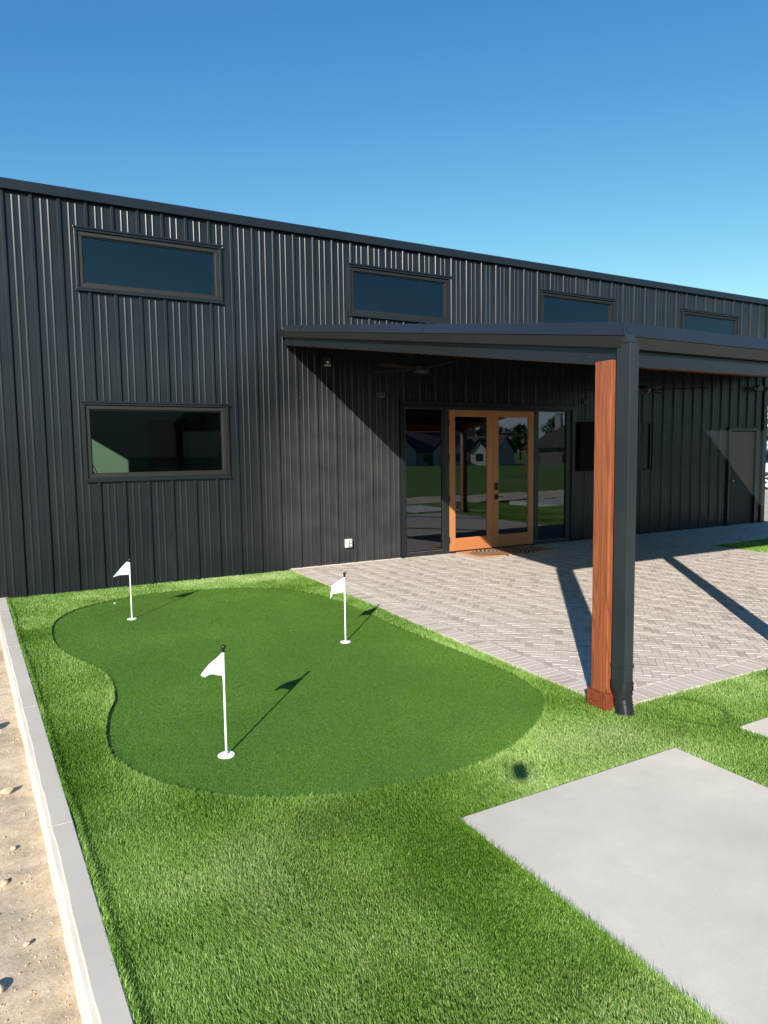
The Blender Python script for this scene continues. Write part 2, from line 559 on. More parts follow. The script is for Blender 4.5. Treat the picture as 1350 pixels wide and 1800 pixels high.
M_field = field_material()
xs = np.concatenate([np.linspace(-900, -60, 12), np.linspace(-50, 150, 81), np.linspace(180, 900, 12)])
ys = np.concatenate([np.linspace(-900, -160, 12), np.linspace(-150, 100, 101), np.linspace(130, 900, 12)])
gx, gy = np.meshgrid(xs, ys)
gz = ground_z(gx, gy)
b = MB()
nx = len(xs)
b.v = list(zip(gx.ravel().tolist(), gy.ravel().tolist(), gz.ravel().tolist()))
b.f = [(j * nx + i, j * nx + i + 1, (j + 1) * nx + i + 1, (j + 1) * nx + i) for j in range(len(ys) - 1) for i in range(nx - 1)]
b.m = [0] * len(b.f)
tag(b.build('ground', M_field, recalc=False, smooth=True), kind='structure')


# dirt yard beyond the kerb and the dirt strip along the front
def dirt_patch(name, x0, x1, y0, y1, step, z0, amp, edge=None):
    X = np.arange(x0, x1 + 1e-6, step); Y = np.arange(y0, y1 + 1e-6, step)
    if edge is not None:
        T = np.linspace(0, 1, len(X))
        GX = x0 + T[None, :] * (edge(Y)[:, None] - x0); GY = np.repeat(Y[:, None], len(X), 1)
    else:
        GX, GY = np.meshgrid(X, Y)
    n = (vnoise(GX, GY, 0.6, 1) - .5) * amp * 1.2 + (vnoise(GX, GY, 0.17, 2) - .5) * amp + (vnoise(GX, GY, 0.055, 3) - .5) * amp * 0.5
    Z = z0 + n
    q = MB()
    q.v = list(zip(GX.ravel().tolist(), GY.ravel().tolist(), Z.ravel().tolist()))
    nn = GX.shape[1]
    q.f = [(j * nn + i, j * nn + i + 1, (j + 1) * nn + i + 1, (j + 1) * nn + i) for j in range(GX.shape[0] - 1) for i in range(nn - 1)]
    q.m = [0] * len(q.f)
    return tag(q.build(name, M_dirt, recalc=False, smooth=True), kind='structure')


dirt_patch('dirt_yard', -3.2, -0.05, -11.0, 0.6, 0.03, -0.088, 0.020, edge=lambda y: kerb_out(y) + 0.0)
dirt_patch('dirt_strip', -3.0, 24.0, -13.6, -10.05, 0.15, -0.095, 0.04)

# kerb along the turf: blocks with joints, outer ledge
q = MB()
yj = [0.0, -0.76, -2.53, -4.30, -6.07, -7.84, -9.61, -10.05]
for i in range(len(yj) - 1):
    ya, yb = yj[i] - 0.003, yj[i + 1] + 0.003
    ns = max(2, int((ya - yb) / 0.07))
    sec = []
    for k in range(ns + 1):
        y = ya + (yb - ya) * k / ns
        xi, xo = kerb_in(y), kerb_out(y)
        j1 = 0.006 * (float(vnoise(np.array([y]), np.array([0.3]), 0.16, 31)[0]) - .5) + 0.003 * (random.random() - .5)
        j2 = 0.008 * (float(vnoise(np.array([y]), np.array([2.3]), 0.22, 32)[0]) - .5)
        sec.append([(xi, y, -0.2), (xi, y, -0.004), (xi - 0.005, y, 0.0), (xo + 0.030 + j1, y, 0.0), (xo + 0.024 + j1, y, -0.0035), (xo + 0.010 + j2, y, -0.008), (xo + 0.002 + j2, y, -0.018), (xo - 0.018, y, -0.2)])
    n = len(sec[0])
    q.add([v for s_ in sec for v in s_], [(r_ * n + k, r_ * n + (k + 1) % n, (r_ + 1) * n + (k + 1) % n, (r_ + 1) * n + k) for r_ in range(ns) for k in range(n)] + [tuple(range(n)), tuple(ns * n + k for k in reversed(range(n)))])
    if i:
        y = yj[i]
        q.box(kerb_out(y) + 0.012, kerb_in(y) - 0.002, y - 0.0045, y + 0.0045, -0.15, -0.0015)
kerb = q.build('kerb', M_kerb, smooth=False)
tag(kerb, kind='structure')

# ------------------------------------------------------------------ turf base, putting green, grass
TURF_A = [(kerb_in(0), 0.0), (kerb_in(TURF_END_Y), TURF_END_Y), (13.6, TURF_END_Y), (14.3, PATIO_FRONT), (patio_left(PATIO_FRONT), PATIO_FRONT), (patio_left(0), 0.0)]
TURF_B = [(10.66, -1.75), (10.62, PATIO_FRONT), (15.0, PATIO_FRONT), (15.0, -1.75)]


def turf_backing():
    m, nt, nd, lk, p = mat('turf_backing')
    v = coords(nt)
    c = ramp(nt, noise(nt, v, 60, 4, 0.7), [(0.3, (0.020, 0.045, 0.008)), (0.7, (0.055, 0.105, 0.02))])
    lk.new(c, p.inputs['Base Color']); p.inputs['Roughness'].default_value = 0.9
    return m


M_back = turf_backing()
q = MB()
for poly in (TURF_A, TURF_B):
    q.add([(x, y, -0.030) for x, y in poly], [tuple(range(len(poly)))])
tag(q.build('turf_base', M_back), kind='structure')


def green_mat():
    m, nt, nd, lk, p = mat('putting_green')
    v = coords(nt)
    fine = noise(nt, v, 105, 3, 0.9); mid = noise(nt, v, 60, 3, 0.7); big = noise(nt, v, 1.3, 4)
    c = ramp(nt, fine, [(0.34, (0.030, 0.085, 0.010)), (0.48, (0.082, 0.19, 0.026)), (0.53, (0.098, 0.205, 0.034)), (0.66, (0.22, 0.35, 0.085))])
    c = mixc(nt, ramp(nt, big, [(0.3, 0.0), (0.7, 0.45)]), c, (0.085, 0.165, 0.036))
    sp = ramp(nt, noise(nt, v, 3.0, 5, 0.7), [(0.60, 0.0), (0.75, 0.25)])
    c = mixc(nt, sp, c, (0.15, 0.23, 0.09))
    lk.new(c, p.inputs['Base Color'])
    p.inputs['Roughness'].default_value = 0.65
    p.inputs['Specular IOR Level'].default_value = 0.3
    n1 = bump(nt, mid, 0.6, 0.004)
    lk.new(bump(nt, fine, 1.0, 0.003, n1), p.inputs['Normal'])
    return m


q = MB()
q.add([(x, y, -0.023) for x, y in GREEN_IN] + [(x, y, -0.0298) for x, y in GREEN_IN],
      [tuple(range(len(GREEN)))] + [(i, (i + 1) % len(GREEN), (i + 1) % len(GREEN) + len(GREEN), i + len(GREEN)) for i in range(len(GREEN))])
tag(q.build('putting_green', green_mat()), kind='structure')


def blade_mat(name, c_lo, c_mid, c_hi, c_dry, spec=0.6):
    m, nt, nd, lk, p = mat(name)
    at = N(nt, 'ShaderNodeAttribute'); at.attribute_name = 'vary'
    tp = N(nt, 'ShaderNodeAttribute'); tp.attribute_name = 'tip'
    c = ramp(nt, at.outputs['Fac'], [(0.0, c_lo), (0.5, c_mid), (0.9, c_hi), (1.0, c_dry)])
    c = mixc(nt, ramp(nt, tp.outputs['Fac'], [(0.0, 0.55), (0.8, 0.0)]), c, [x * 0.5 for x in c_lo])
    lk.new(c, p.inputs['Base Color'])
    p.inputs['Roughness'].default_value = 0.42
    p.inputs['Specular IOR Level'].default_value = spec
    tl = N(nt, 'ShaderNodeBsdfTranslucent'); lk.new(c, tl.inputs[0])
    mx = N(nt, 'ShaderNodeMixShader'); mx.inputs[0].default_value = 0.36
    lk.new(p.outputs[0], mx.inputs[1]); lk.new(tl.outputs[0], mx.inputs[2])
    lk.new(mx.outputs[0], nd['Material Output'].inputs[0])
    return m


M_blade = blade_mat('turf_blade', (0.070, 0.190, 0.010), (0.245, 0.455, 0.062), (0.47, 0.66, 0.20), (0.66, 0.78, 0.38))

SWIRL = catmull([(3.42, -6.5), (3.54, -6.70), (3.64, -6.86), (3.80, -6.83), (3.92, -6.70), (3.90, -6.52), (3.80, -6.43)], 6)[:36]
SW = np.array(SWIRL)


def make_blades(name, regions, label, zb=-0.0255, cut=True, mat_=None, jit=0.7):
    """regions: list of (poly, density_fn, zbase, height, width)"""
    PX, PY, HH, WW = [], [], [], []
    for poly, dens, hgt, wid in regions:
        P = np.array(poly)
        x0, y0 = P.min(0); x1, y1 = P.max(0)
        cell = 0.5
        for cx in np.arange(x0, x1, cell):
            for cy in np.arange(y0, y1, cell):
                d = dens(cx + cell / 2, cy + cell / 2)
                n = int(d * cell * cell)
                if n <= 0: continue
                px = cx + rng.random(n) * cell; py = cy + rng.random(n) * cell
                k = inpoly(px, py, poly)
                PX.append(px[k]); PY.append(py[k])
                f = (40000.0 / max(d, 1.0)) ** 0.5
                f = min(f, 2.4)
                HH.append(np.full(k.sum(), hgt)); WW.append(np.full(k.sum(), wid * f))
    px = np.concatenate(PX); py = np.concatenate(PY); hh = np.concatenate(HH); ww = np.concatenate(WW)
    # holes: green, slabs, post foot
    keep = (~inpoly(px, py, GREEN)) if cut else (np.hypot(px - 0.883, py + 5.70) > .056) & (np.hypot(px - 2.503, py + 3.925) > .056) & (np.hypot(px - 0.956, py + 1.931) > .056)
    for (a, bb, c, d) in SLABS:
        keep &= ~((px > a - 0.0005) & (px < bb + 0.004) & (py > c) & (py < d))
    keep &= ~((px > 3.24) & (px < 3.42) & (py > -6.345) & (py < -6.16))
    keep &= ~(np.hypot(px - 3.305, py + 6.41) < 0.046)
    px, py, hh, ww = px[keep], py[keep], hh[keep], ww[keep]
    n = len(px)
    # lean field: patches of pile lying different ways
    a0 = 2 * math.pi * (vnoise(px, py, 1.1, 11) * 1.3 + 0.35 * vnoise(px, py, 0.37, 12)) + 2.2
    mag = 0.05 + 0.62 * vnoise(px, py, 0.55, 13) + 0.25 * (vnoise(px, py, 0.17, 14) - .5)
    lx = np.cos(a0) * mag; ly = np.sin(a0) * mag
    # trodden curve near the corner post
    dm = np.min(np.hypot(px[:, None] - SW[None, :, 0], py[:, None] - SW[None, :, 1]), axis=1) if n < 2000 else None
    if dm is None:
        dm = np.full(n, 9.0)
        near = (px > 3.2) & (px < 4.2) & (py < -6.36) & (py > -7.15)
        idx = np.where(near)[0]
        if len(idx):
            dm[idx] = np.min(np.hypot(px[idx][:, None] - SW[None, :, 0], py[idx][:, None] - SW[None, :, 1]), axis=1)
    k = np.exp(-(dm / 0.032) ** 2)
    hh = hh * (1 - 0.5 * k)
    lx = lx * (1 - k) + k * 0.9; ly = ly * (1 - k) + k * 0.5
    ja = rng.random(n) * 2 * math.pi; jm = rng.random(n) * jit
    lx = lx + np.cos(ja) * jm; ly = ly + np.sin(ja) * jm
    if cut:      # taller ragged fringe along cut edges
        G = np.array(GREEN)
        dg = np.full(n, 9.0)
        for gx0 in range(0, len(G), 1):
            m_ = (np.abs(px - G[gx0, 0]) < .09) & (np.abs(py - G[gx0, 1]) < .09)
            dg[m_] = np.minimum(dg[m_], np.hypot(px[m_] - G[gx0, 0], py[m_] - G[gx0, 1]))
        e = 0.75 * np.exp(-(dg / 0.035) ** 2)
        for (a, bb, c, d) in SLABS:
            ds = np.hypot(np.maximum(np.maximum(a - px, px - bb), 0), np.maximum(np.maximum(c - py, py - d), 0))
            e = np.maximum(e, 0.95 * np.exp(-(ds / 0.022) ** 2))
        e = np.maximum(e, 0.75 * np.exp(-((px - kerb_in(py)) / 0.025) ** 2))
        e = np.maximum(e, 0.8 * np.exp(-((px - patio_left(py)) / 0.025) ** 2) * (py > PATIO_FRONT))
        e = np.maximum(e, 0.8 * np.exp(-((py - PATIO_FRONT) / 0.025) ** 2) * (px > 3.3))
        hh = hh * (1 + e)
    h = hh * (0.65 + 0.5 * rng.random(n))
    L = np.sqrt(1 + lx * lx + ly * ly)
    wa = rng.random(n) * math.pi
    wx = np.cos(wa) * ww / 2; wy = np.sin(wa) * ww / 2
    z0 = zb
    V = np.zeros((n, 5, 3), np.float32)
    hx, hy, hz = lx * h / L, ly * h / L, h / L
    V[:, 0] = np.stack([px - wx, py - wy, np.full(n, z0)], 1)
    V[:, 1] = np.stack([px + wx, py + wy, np.full(n, z0)], 1)
    mx, my, mz = px + hx * 0.40, py + hy * 0.40, z0 + hz * 0.62
    V[:, 2] = np.stack([mx + wx * 0.85, my + wy * 0.85, mz], 1)
    V[:, 3] = np.stack([mx - wx * 0.85, my - wy * 0.85, mz], 1)
    V[:, 4] = np.stack([px + hx, py + hy, z0 + hz], 1)
    me = bpy.data.meshes.new(name)
    me.vertices.add(n * 5)
    me.vertices.foreach_set('co', V.ravel())
    base = (np.arange(n) * 5)[:, None]
    loops = (base + np.array([[0, 1, 2, 3, 3, 2, 4]])).ravel().astype(np.int32)
    me.loops.add(len(loops)); me.loops.foreach_set('vertex_index', loops)
    me.polygons.add(n * 2)
    st = (np.arange(n)[:, None] * 7 + np.array([[0, 4]])).ravel().astype(np.int32)
    me.polygons.foreach_set('loop_start', st)
    me.update(calc_edges=True)
    patch = (vnoise(px, py, 0.75, 21) - .5) * 1.3 + (vnoise(px, py, 0.22, 22) - .5) * 0.75  # random tone patches standing in for the sheen of leaning pile
    glow = np.exp(-((px - 3.0) / 0.75) ** 2 - ((py + 6.7) / 0.5) ** 2) + 0.8 * np.exp(-((py + 0.3) / 0.55) ** 2) + 0.5 * np.exp(-((px - 1.6) / 1.1) ** 2 - ((py + 7.75) / 0.5) ** 2)  # paler areas where leaning pile catches light, put into the blade colour
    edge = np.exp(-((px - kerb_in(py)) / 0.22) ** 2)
    vary = np.clip(0.04 + 0.80 * rng.random(n) + 0.42 * patch + 0.22 * glow - 0.16 * edge - 0.5 * k, 0, 1)  # last term paints the crease shade of the flattened curve
    vary = np.where(hh > 0.0, vary, 0)
    a = me.attributes.new('vary', 'FLOAT', 'POINT'); a.data.foreach_set('value', np.repeat(vary, 5).astype(np.float32))
    a = me.attributes.new('tip', 'FLOAT', 'POINT'); a.data.foreach_set('value', np.tile(np.array([0, 0, .6, .6, 1.0], np.float32), n))
    me.materials.append(mat_ or M_blade)
    me.validate()
    o = bpy.data.objects.new(name, me)
    COL.objects.link(o)
    print(name, n, 'blades')
    return tag(o, label, 'grass', kind='stuff')


def dens_main(x, y):
    d = math.hypot(x - CAM[0], y - CAM[1])
    if x > 5.4 and y < -6.3: return 3500
    # outside the frame on the right near the camera
    if y < -8.3 and x > 3: return 5000
    return max(15000, min(88000, 88000 * (2.8 / max(d, 0.1)) ** 1.35))


FR = [([(1.600, -9.2), (1.629, -9.2), (1.629, -6.93), (1.600, -6.93)], lambda x, y: 90000, 0.024, 0.0030),
      ([(kerb_in(0), -0.02), (kerb_in(-9.5), -9.5), (kerb_in(-9.5) + .025, -9.5), (kerb_in(0) + .025, -0.02)], lambda x, y: 50000, 0.024, 0.0030)]
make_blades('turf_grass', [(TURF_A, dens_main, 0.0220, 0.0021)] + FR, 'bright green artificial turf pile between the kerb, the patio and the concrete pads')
make_blades('turf_grass', [(TURF_B, lambda x, y: 7500, 0.032, 0.0025)], 'strip of turf inset in the brick patio in front of the far single door')

M_blade_short = blade_mat('short_turf_blade', (0.065, 0.160, 0.010), (0.110, 0.250, 0.020), (0.150, 0.310, 0.034), (0.17, 0.33, 0.045), spec=0.12)
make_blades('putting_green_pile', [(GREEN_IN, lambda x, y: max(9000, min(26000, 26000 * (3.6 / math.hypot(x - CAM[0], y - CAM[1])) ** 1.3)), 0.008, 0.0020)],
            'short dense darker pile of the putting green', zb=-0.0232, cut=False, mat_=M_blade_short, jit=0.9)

# ------------------------------------------------------------------ concrete pads
for i, (a, bb, c, d) in enumerate(SLABS):
    q = MB(); q.box(a, bb, c, d, -0.09, -0.003)
    tag(q.build('path', M_slab, bevel=0.005), kind='structure')

# concrete drive right of the building
q = MB()
q.add([(15.005, -9.0, -0.012), (60, -9.0, -0.012), (60, 26, -0.012), (15.005, 26, -0.012)], [(0, 1, 2, 3)])
q.add([(15.005, -9.0, -0.2), (60, -9.0, -0.2), (60, 26, -0.2), (15.005, 26, -0.2), (15.005, -9.0, -0.0125), (60, -9.0, -0.0125), (60, 26, -0.0125), (15.005, 26, -0.0125)],
      [(0, 1, 5, 4), (1, 2, 6, 5), (2, 3, 7, 6), (3, 0, 4, 7)])
tag(q.build('driveway', M_drive), kind='structure')


# ------------------------------------------------------------------ patio of herringbone pavers
def clip_poly(poly, planes):
    for (nx_, ny_, c) in planes:      # keep nx*x+ny*y <= c
        out = []
        n = len(poly)
        for i in range(n):
            p, r_ = poly[i], poly[(i + 1) % n]
            dp = nx_ * p[0] + ny_ * p[1] - c; dr = nx_ * r_[0] + ny_ * r_[1] - c
            if dp <= 0: out.append(p)
            if (dp < 0 < dr) or (dr < 0 < dp):
                t = dp / (dp - dr)
                out.append((p[0] + (r_[0] - p[0]) * t, p[1] + (r_[1] - p[1]) * t))
        poly = out
        if len(poly) < 3: return None
    return poly


def area(poly):
    return abs(sum(poly[i][0] * poly[(i + 1) % len(poly)][1] - poly[(i + 1) % len(poly)][0] * poly[i][1] for i in range(len(poly)))) / 2


def add_brick(q, poly, z):
    n = len(poly)
    cx = sum(p[0] for p in poly) / n; cy = sum(p[1] for p in poly) / n
    tz = [random.uniform(-0.0007, 0.0007), random.uniform(-0.0007, 0.0007)]
    def inset(d):
        o = []
        for x, y in poly:
            L = math.hypot(x - cx, y - cy) or 1
            o.append((x - (x - cx) / L * d, y - (y - cy) / L * d))
        return o
    top = inset(0.0035)
    z += random.uniform(-0.0012, 0.0012)
    vs = [(x, y, z + (i % 2) * tz[0]) for i, (x, y) in enumerate(top)] + [(x, y, z - 0.0014) for x, y in poly] + [(x, y, z - 0.03) for x, y in poly]
    fs = [tuple(range(n))]
    fs += [(i, (i + 1) % n, (i + 1) % n + n, i + n) for i in range(n)] + [(i + n, (i + 1) % n + n, (i + 1) % n + 2 * n, i + 2 * n) for i in range(n)]
    q.add(vs, fs)


q = MB()
Wp = 0.0615
gap = 0.0018
c45 = math.sqrt(0.5)
def rot(u, v): return (9.0 + (u - v) * c45, -3.0 + (u + v) * c45)
regs = []
R1 = [(0, -1, 6.36 - 0.20), (0, 1, 0.0), (1, 0, 10.43), (-1, 0.029, -3.495 - 0.2)]
R2 = [(0, -1, 1.75 - 0.20), (0, 1, 0.0), (-1, 0, -10.43), (1, 0, 15.0)]
for k in range(-205, 205):
    for j in range(-35, 36):
        ox, oy = k + 3 * j, k - 3 * j
        u0, v0 = ox * Wp, oy * Wp
        cx, cy = rot(u0, v0)
        if cx < 3.0 or cx > 15.5 or cy < -6.9 or cy > 0.5: continue
        for (a0, a1, b0, b1) in ((0, 3, 0, 1), (3, 4, -2, 1)):
            ua, ub, va, vb = u0 + a0 * Wp + gap, u0 + a1 * Wp - gap, v0 + b0 * Wp + gap, v0 + b1 * Wp - gap
            r4 = [rot(ua, va), rot(ub, va), rot(ub, vb), rot(ua, vb)]
            for R in (R1, R2):
                pl = clip_poly(r4, R)
                if pl and area(pl) > 0.0004: add_brick(q, pl, 0.0)
# soldier course along the left, the front and round the turf strip
y = -0.01
while y > PATIO_FRONT + 0.01:
    y2 = y - 0.0655
    xl = patio_left(y)
    add_brick(q, [(xl + gap, y2 + gap), (xl + 0.196, y2 + gap), (xl + 0.196, y - gap), (xl + gap, y - gap)], 0.0)
    y = y2
x = patio_left(PATIO_FRONT) + 0.205
while x < 10.6:
    add_brick(q, [(x + gap, PATIO_FRONT), (x + 0.0655 - gap, PATIO_FRONT), (x + 0.0655 - gap, PATIO_FRONT + 0.196), (x + gap, PATIO_FRONT + 0.196)], 0.0)
    x += 0.0655
y = -1.56
while y > PATIO_FRONT + 0.2:
    add_brick(q, [(10.435, y - 0.0655 + gap), (10.63, y - 0.0655 + gap), (10.63, y - gap), (10.435, y - gap)], 0.0)
    y -= 0.0655
x = 10.64
while x < 14.95:
    add_brick(q, [(x + gap, -1.745), (x + 0.0655 - gap, -1.745), (x + 0.0655 - gap, -1.555), (x + gap, -1.555)], 0.0)
    x += 0.0655
patio = q.build('patio', M_brick, recalc=True)
tag(patio, kind='structure')
q = MB()
q.add([(patio_left(0), 0.0, -0.0042), (patio_left(PATIO_FRONT), PATIO_FRONT, -0.0042), (10.63, PATIO_FRONT, -0.0042), (10.63, -1.75, -0.0042), (15.0, -1.75, -0.0042), (15.0, 0.0, -0.0042)], [(0, 1, 2, 3, 4, 5)])
tag(q.build('patio_bed', M_jointsand), kind='structure')

# ------------------------------------------------------------------ BUILDING
bld = empty('metal_building', (7.3, 5, 0))
tag(bld, 'long charcoal ribbed metal building with high strip windows, wooden double doors and a lean-to porch', 'building')

UPW = [(0.76 + 3.762 * k, 2.60 + 3.762 * k) for k in range(4)]
OPEN = [(a + 0.03, bb - 0.03, 3.80, 4.49) for a, bb in UPW] + [(0.78, 2.59, 1.42, 2.355), (5.43, 9.10, -1.0, 2.47), (13.72, 14.62, -1.0, 2.08)]


def ribbed(q, x0, x1, z0, z1, yof, opens, sgn=-1, phase=0.0, along='x'):
    """exposed-fastener panel: high ribs each 305 mm, two low ribs between"""
    prof = []
    k0 = math.floor((x0 - phase) / 0.3048) - 1
    k1 = math.ceil((x1 - phase) / 0.3048) + 1
    for k in range(k0, k1 + 1):
        c = phase + k * 0.3048
        prof += [(c - 0.033, 0.0), (c - 0.0195, 0.0255), (c - 0.0135, 0.030), (c + 0.0135, 0.030), (c + 0.0195, 0.0255), (c + 0.033, 0.0)]
        for m_ in (1, 2):
            cc = c + 0.033 + (0.3048 - 0.066) * m_ / 3.0
            prof += [(cc + dx_, dh_) for dx_, dh_ in ((-0.016, 0.0), (-0.0125, 0.0011), (-0.009, 0.0035), (-0.0055, 0.0052), (0.0, 0.0058), (0.0055, 0.0052), (0.009, 0.0035), (0.0125, 0.0011), (0.016, 0.0))]
    def hgt(x):
        for i in range(len(prof) - 1):
            if prof[i][0] <= x <= prof[i + 1][0]:
                t = (x - prof[i][0]) / (prof[i + 1][0] - prof[i][0])
                return prof[i][1] * (1 - t) + prof[i + 1][1] * t
        return 0.0
    X = sorted(set([p[0] for p in prof if x0 < p[0] < x1] + [x0, x1] + [v for o in opens for v in o[:2] if x0 < v < x1]))
    for xa, xb in zip(X[:-1], X[1:]):
        xm = (xa + xb) / 2
        iv = [(z0, z1)]
        for (oa, ob, oz0, oz1) in opens:
            if oa < xm < ob:
                new = []
                for a_, b_ in iv:
                    if oz1 <= a_ or oz0 >= b_: new.append((a_, b_))
                    else:
                        if oz0 > a_: new.append((a_, oz0))
                        if oz1 < b_: new.append((oz1, b_))
                iv = new
        ya, yb = yof + sgn * hgt(xa), yof + sgn * hgt(xb)
        for a_, b_ in iv:
            if along == 'x': q.add([(xa, ya, a_), (xb, yb, a_), (xb, yb, b_), (xa, ya, b_)], [(0, 1, 2, 3)])
            else: q.add([(ya, xa, a_), (yb, xb, a_), (yb, xb, b_), (ya, xa, b_)], [(0, 1, 2, 3)])


q = MB()
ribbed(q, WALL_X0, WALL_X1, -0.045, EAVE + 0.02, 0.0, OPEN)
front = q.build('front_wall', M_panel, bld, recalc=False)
# panel screws in lines on the girts
q = MB()
for z in (0.06, 0.95, 1.95, 2.95, 3.62, 4.78):
    for k in range(-1, 50):
        for dx in (-0.075, 0.075):
            x = k * 0.3048 + dx
            if any(o[0] - 0.04 < x < o[1] + 0.04 and o[2] - 0.05 < z < o[3] + 0.05 for o in OPEN): continue
            if x < WALL_X0 + 0.05 or x > 14.9: continue
            q.tube([(x, -0.001, z), (x, -0.006, z)], 0.0065, 6)
q.build('wall_screws', M_trim, front)['kind'] = 'stuff'
q = MB()
SIDE_OPEN = [(1.21, 2.95, 2.45, 3.19), (0.12, 0.94, 2.45, 3.19)]
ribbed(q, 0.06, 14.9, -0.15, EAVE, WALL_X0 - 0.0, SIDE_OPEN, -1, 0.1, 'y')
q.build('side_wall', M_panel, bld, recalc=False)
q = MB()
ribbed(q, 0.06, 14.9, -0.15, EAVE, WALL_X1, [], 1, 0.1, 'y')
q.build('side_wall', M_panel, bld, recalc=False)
q = MB()
ribbed(q, WALL_X0, WALL_X1, -0.15, EAVE, 15.0, [], 1, 0.0)
q.build('back_wall', M_panel, bld, recalc=False)
# roof: low gable
q = MB()
xm, zr = (WALL_X0 + WALL_X1) / 2, EAVE + 0.95
q.hexa([(WALL_X0 - .05, -0.03, EAVE + 0.022), (WALL_X1 + .05, -0.03, EAVE + 0.022), (WALL_X1 + .05, 7.5, zr), (WALL_X0 - .05, 7.5, zr)],
       [(WALL_X0 - .05, -0.03, EAVE + 0.07), (WALL_X1 + .05, -0.03, EAVE + 0.07), (WALL_X1 + .05, 7.5, zr + .05), (WALL_X0 - .05, 7.5, zr + .05)])
q.hexa([(WALL_X0 - .05, 7.5, zr), (WALL_X1 + .05, 7.5, zr), (WALL_X1 + .05, 15.05, EAVE + 0.022), (WALL_X0 - .05, 15.05, EAVE + 0.022)],
       [(WALL_X0 - .05, 7.5, zr + .05), (WALL_X1 + .05, 7.5, zr + .05), (WALL_X1 + .05, 15.05, EAVE + 0.07), (WALL_X0 - .05, 15.05, EAVE + 0.07)])
roof = q.build('roof', M_trim, bld)
q = MB()  # gables
for X in (WALL_X0, WALL_X1):
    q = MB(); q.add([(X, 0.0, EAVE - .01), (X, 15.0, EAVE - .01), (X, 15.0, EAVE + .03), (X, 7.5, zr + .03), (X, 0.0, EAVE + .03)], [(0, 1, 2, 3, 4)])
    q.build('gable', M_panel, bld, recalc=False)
q = MB()  # eave trim in ten-foot lengths with lap joints
x = WALL_X0 - 0.06
while x < WALL_X1 + 0.06:
    x2 = min(x + 3.08, WALL_X1 + 0.06)
    q.prism([(-0.030, EAVE + 0.125), (-0.066, EAVE + 0.105), (-0.070, EAVE - 0.006), (-0.050, EAVE - 0.012), (-0.034, EAVE - 0.002), (-0.034, EAVE + 0.05), (-0.02, EAVE + 0.09)], 'x', x + 0.0015, x2 - 0.0015)
    x = x2
q.build('roof_trim', M_trim, roof)
# corner trims
q = MB()
q.box(WALL_X1 - 0.10, WALL_X1 + 0.036, -0.036, 0.06, -0.04, EAVE - 0.02)
q.build('corner_trim', M_trim, bld, bevel=0.004); q = MB()
q.box(WALL_X0 - 0.036, WALL_X0 + 0.08, -0.036, 0.06, -0.1, EAVE - 0.02)
q.build('corner_trim', M_trim, bld, bevel=0.004)
# base trim strip
q = MB()
for xa, xb in ((WALL_X0 + 0.081, 5.41), (9.13, 13.66), (14.69, WALL_X1 - 0.101)):
    q = MB(); q.box(xa, xb, 0.003, 0.05, -0.045, 0.03)
    q.build('base_trim', M_trim, front)


def frame_loop(q, x0, x1, z0, z1, wdt, y0, y1):
    q.box(x0, x1, y0, y1, z1 - wdt, z1)
    q.box(x0, x1, y0, y1, z0, z0 + wdt)
    q.box(x0, x0 + wdt, y0, y1, z0 + wdt, z1 - wdt)
    q.box(x1 - wdt, x1, y0, y1, z0 + wdt, z1 - wdt)


def wall_window(x0, x1, z0, z1, gl, label, low=False):
    q = MB()
    frame_loop(q, x0, x1, z0, z1, 0.036, -0.045, 0.03)           # outer trim
    q.box(x0 - 0.012, x1 + 0.012, -0.055, -0.0455, z0 - 0.012, z0 + 0.012)  # sill lip
    q.box(x0 - 0.012, x1 + 0.012, -0.062, -0.0455, z1 - 0.008, z1 + 0.014)
    wn_ = q.build('window', M_trim, bld, bevel=0.003)
    wn_['label'] = label
    q = MB(); frame_loop(q, x0 + 0.0365, x1 - 0.0365, z0 + 0.0365, z1 - 0.0365, 0.052, -0.022, 0.045)
    q.build('frame', M_bronze, wn_, bevel=0.004)
    q = MB(); frame_loop(q, x0 + 0.089, x1 - 0.089, z0 + 0.089, z1 - 0.089, 0.012, -0.002, 0.03)
    q.build('glazing_bead', M_blackframe if not low else M_bronze, wn_)
    q = MB(); q.add([(x0 + 0.08, 0.016, z0 + 0.08), (x1 - 0.08, 0.016, z0 + 0.08), (x1 - 0.08, 0.016, z1 - 0.08), (x0 + 0.08, 0.016, z1 - 0.08)], [(0, 1, 2, 3)])
    q.build('pane', gl, wn_, recalc=False)
    return wn_


names = ['leftmost of the four high strip windows, above the low window', 'second high strip window, above the left end of the porch roof',
         'third high strip window, above the porch corner post', 'rightmost high strip window, half hidden by the porch roof']
for (a, bb), nm in zip(UPW, names):
    wall_window(a, bb, 3.768, 4.522, M_glass_hi, nm)
wall_window(0.752, 2.625, 1.388, 2.390, M_glass_low, 'low window showing a green room inside', True)
# west windows of the green room
for (a, bb, c, d) in SIDE_OPEN:
    q = MB()
    for (y0, y1, z0, z1) in ((a, bb, d - .04, d), (a, bb, c, c + .04), (a, a + .04, c + .04, d - .04), (bb - .04, bb, c + .04, d - .04)):
        q.box(WALL_X0 - 0.045, WALL_X0 + 0.05, y0, y1, z0, z1)
    wn_ = q.build('window', M_bronze, bld)
    q = MB(); q.add([(WALL_X0, a + .03, c + .03), (WALL_X0, bb - .03, c + .03), (WALL_X0, bb - .03, d - .03), (WALL_X0, a + .03, d - .03)], [(0, 1, 2, 3)])
    q.build('pane', M_clear, wn_, recalc=False)

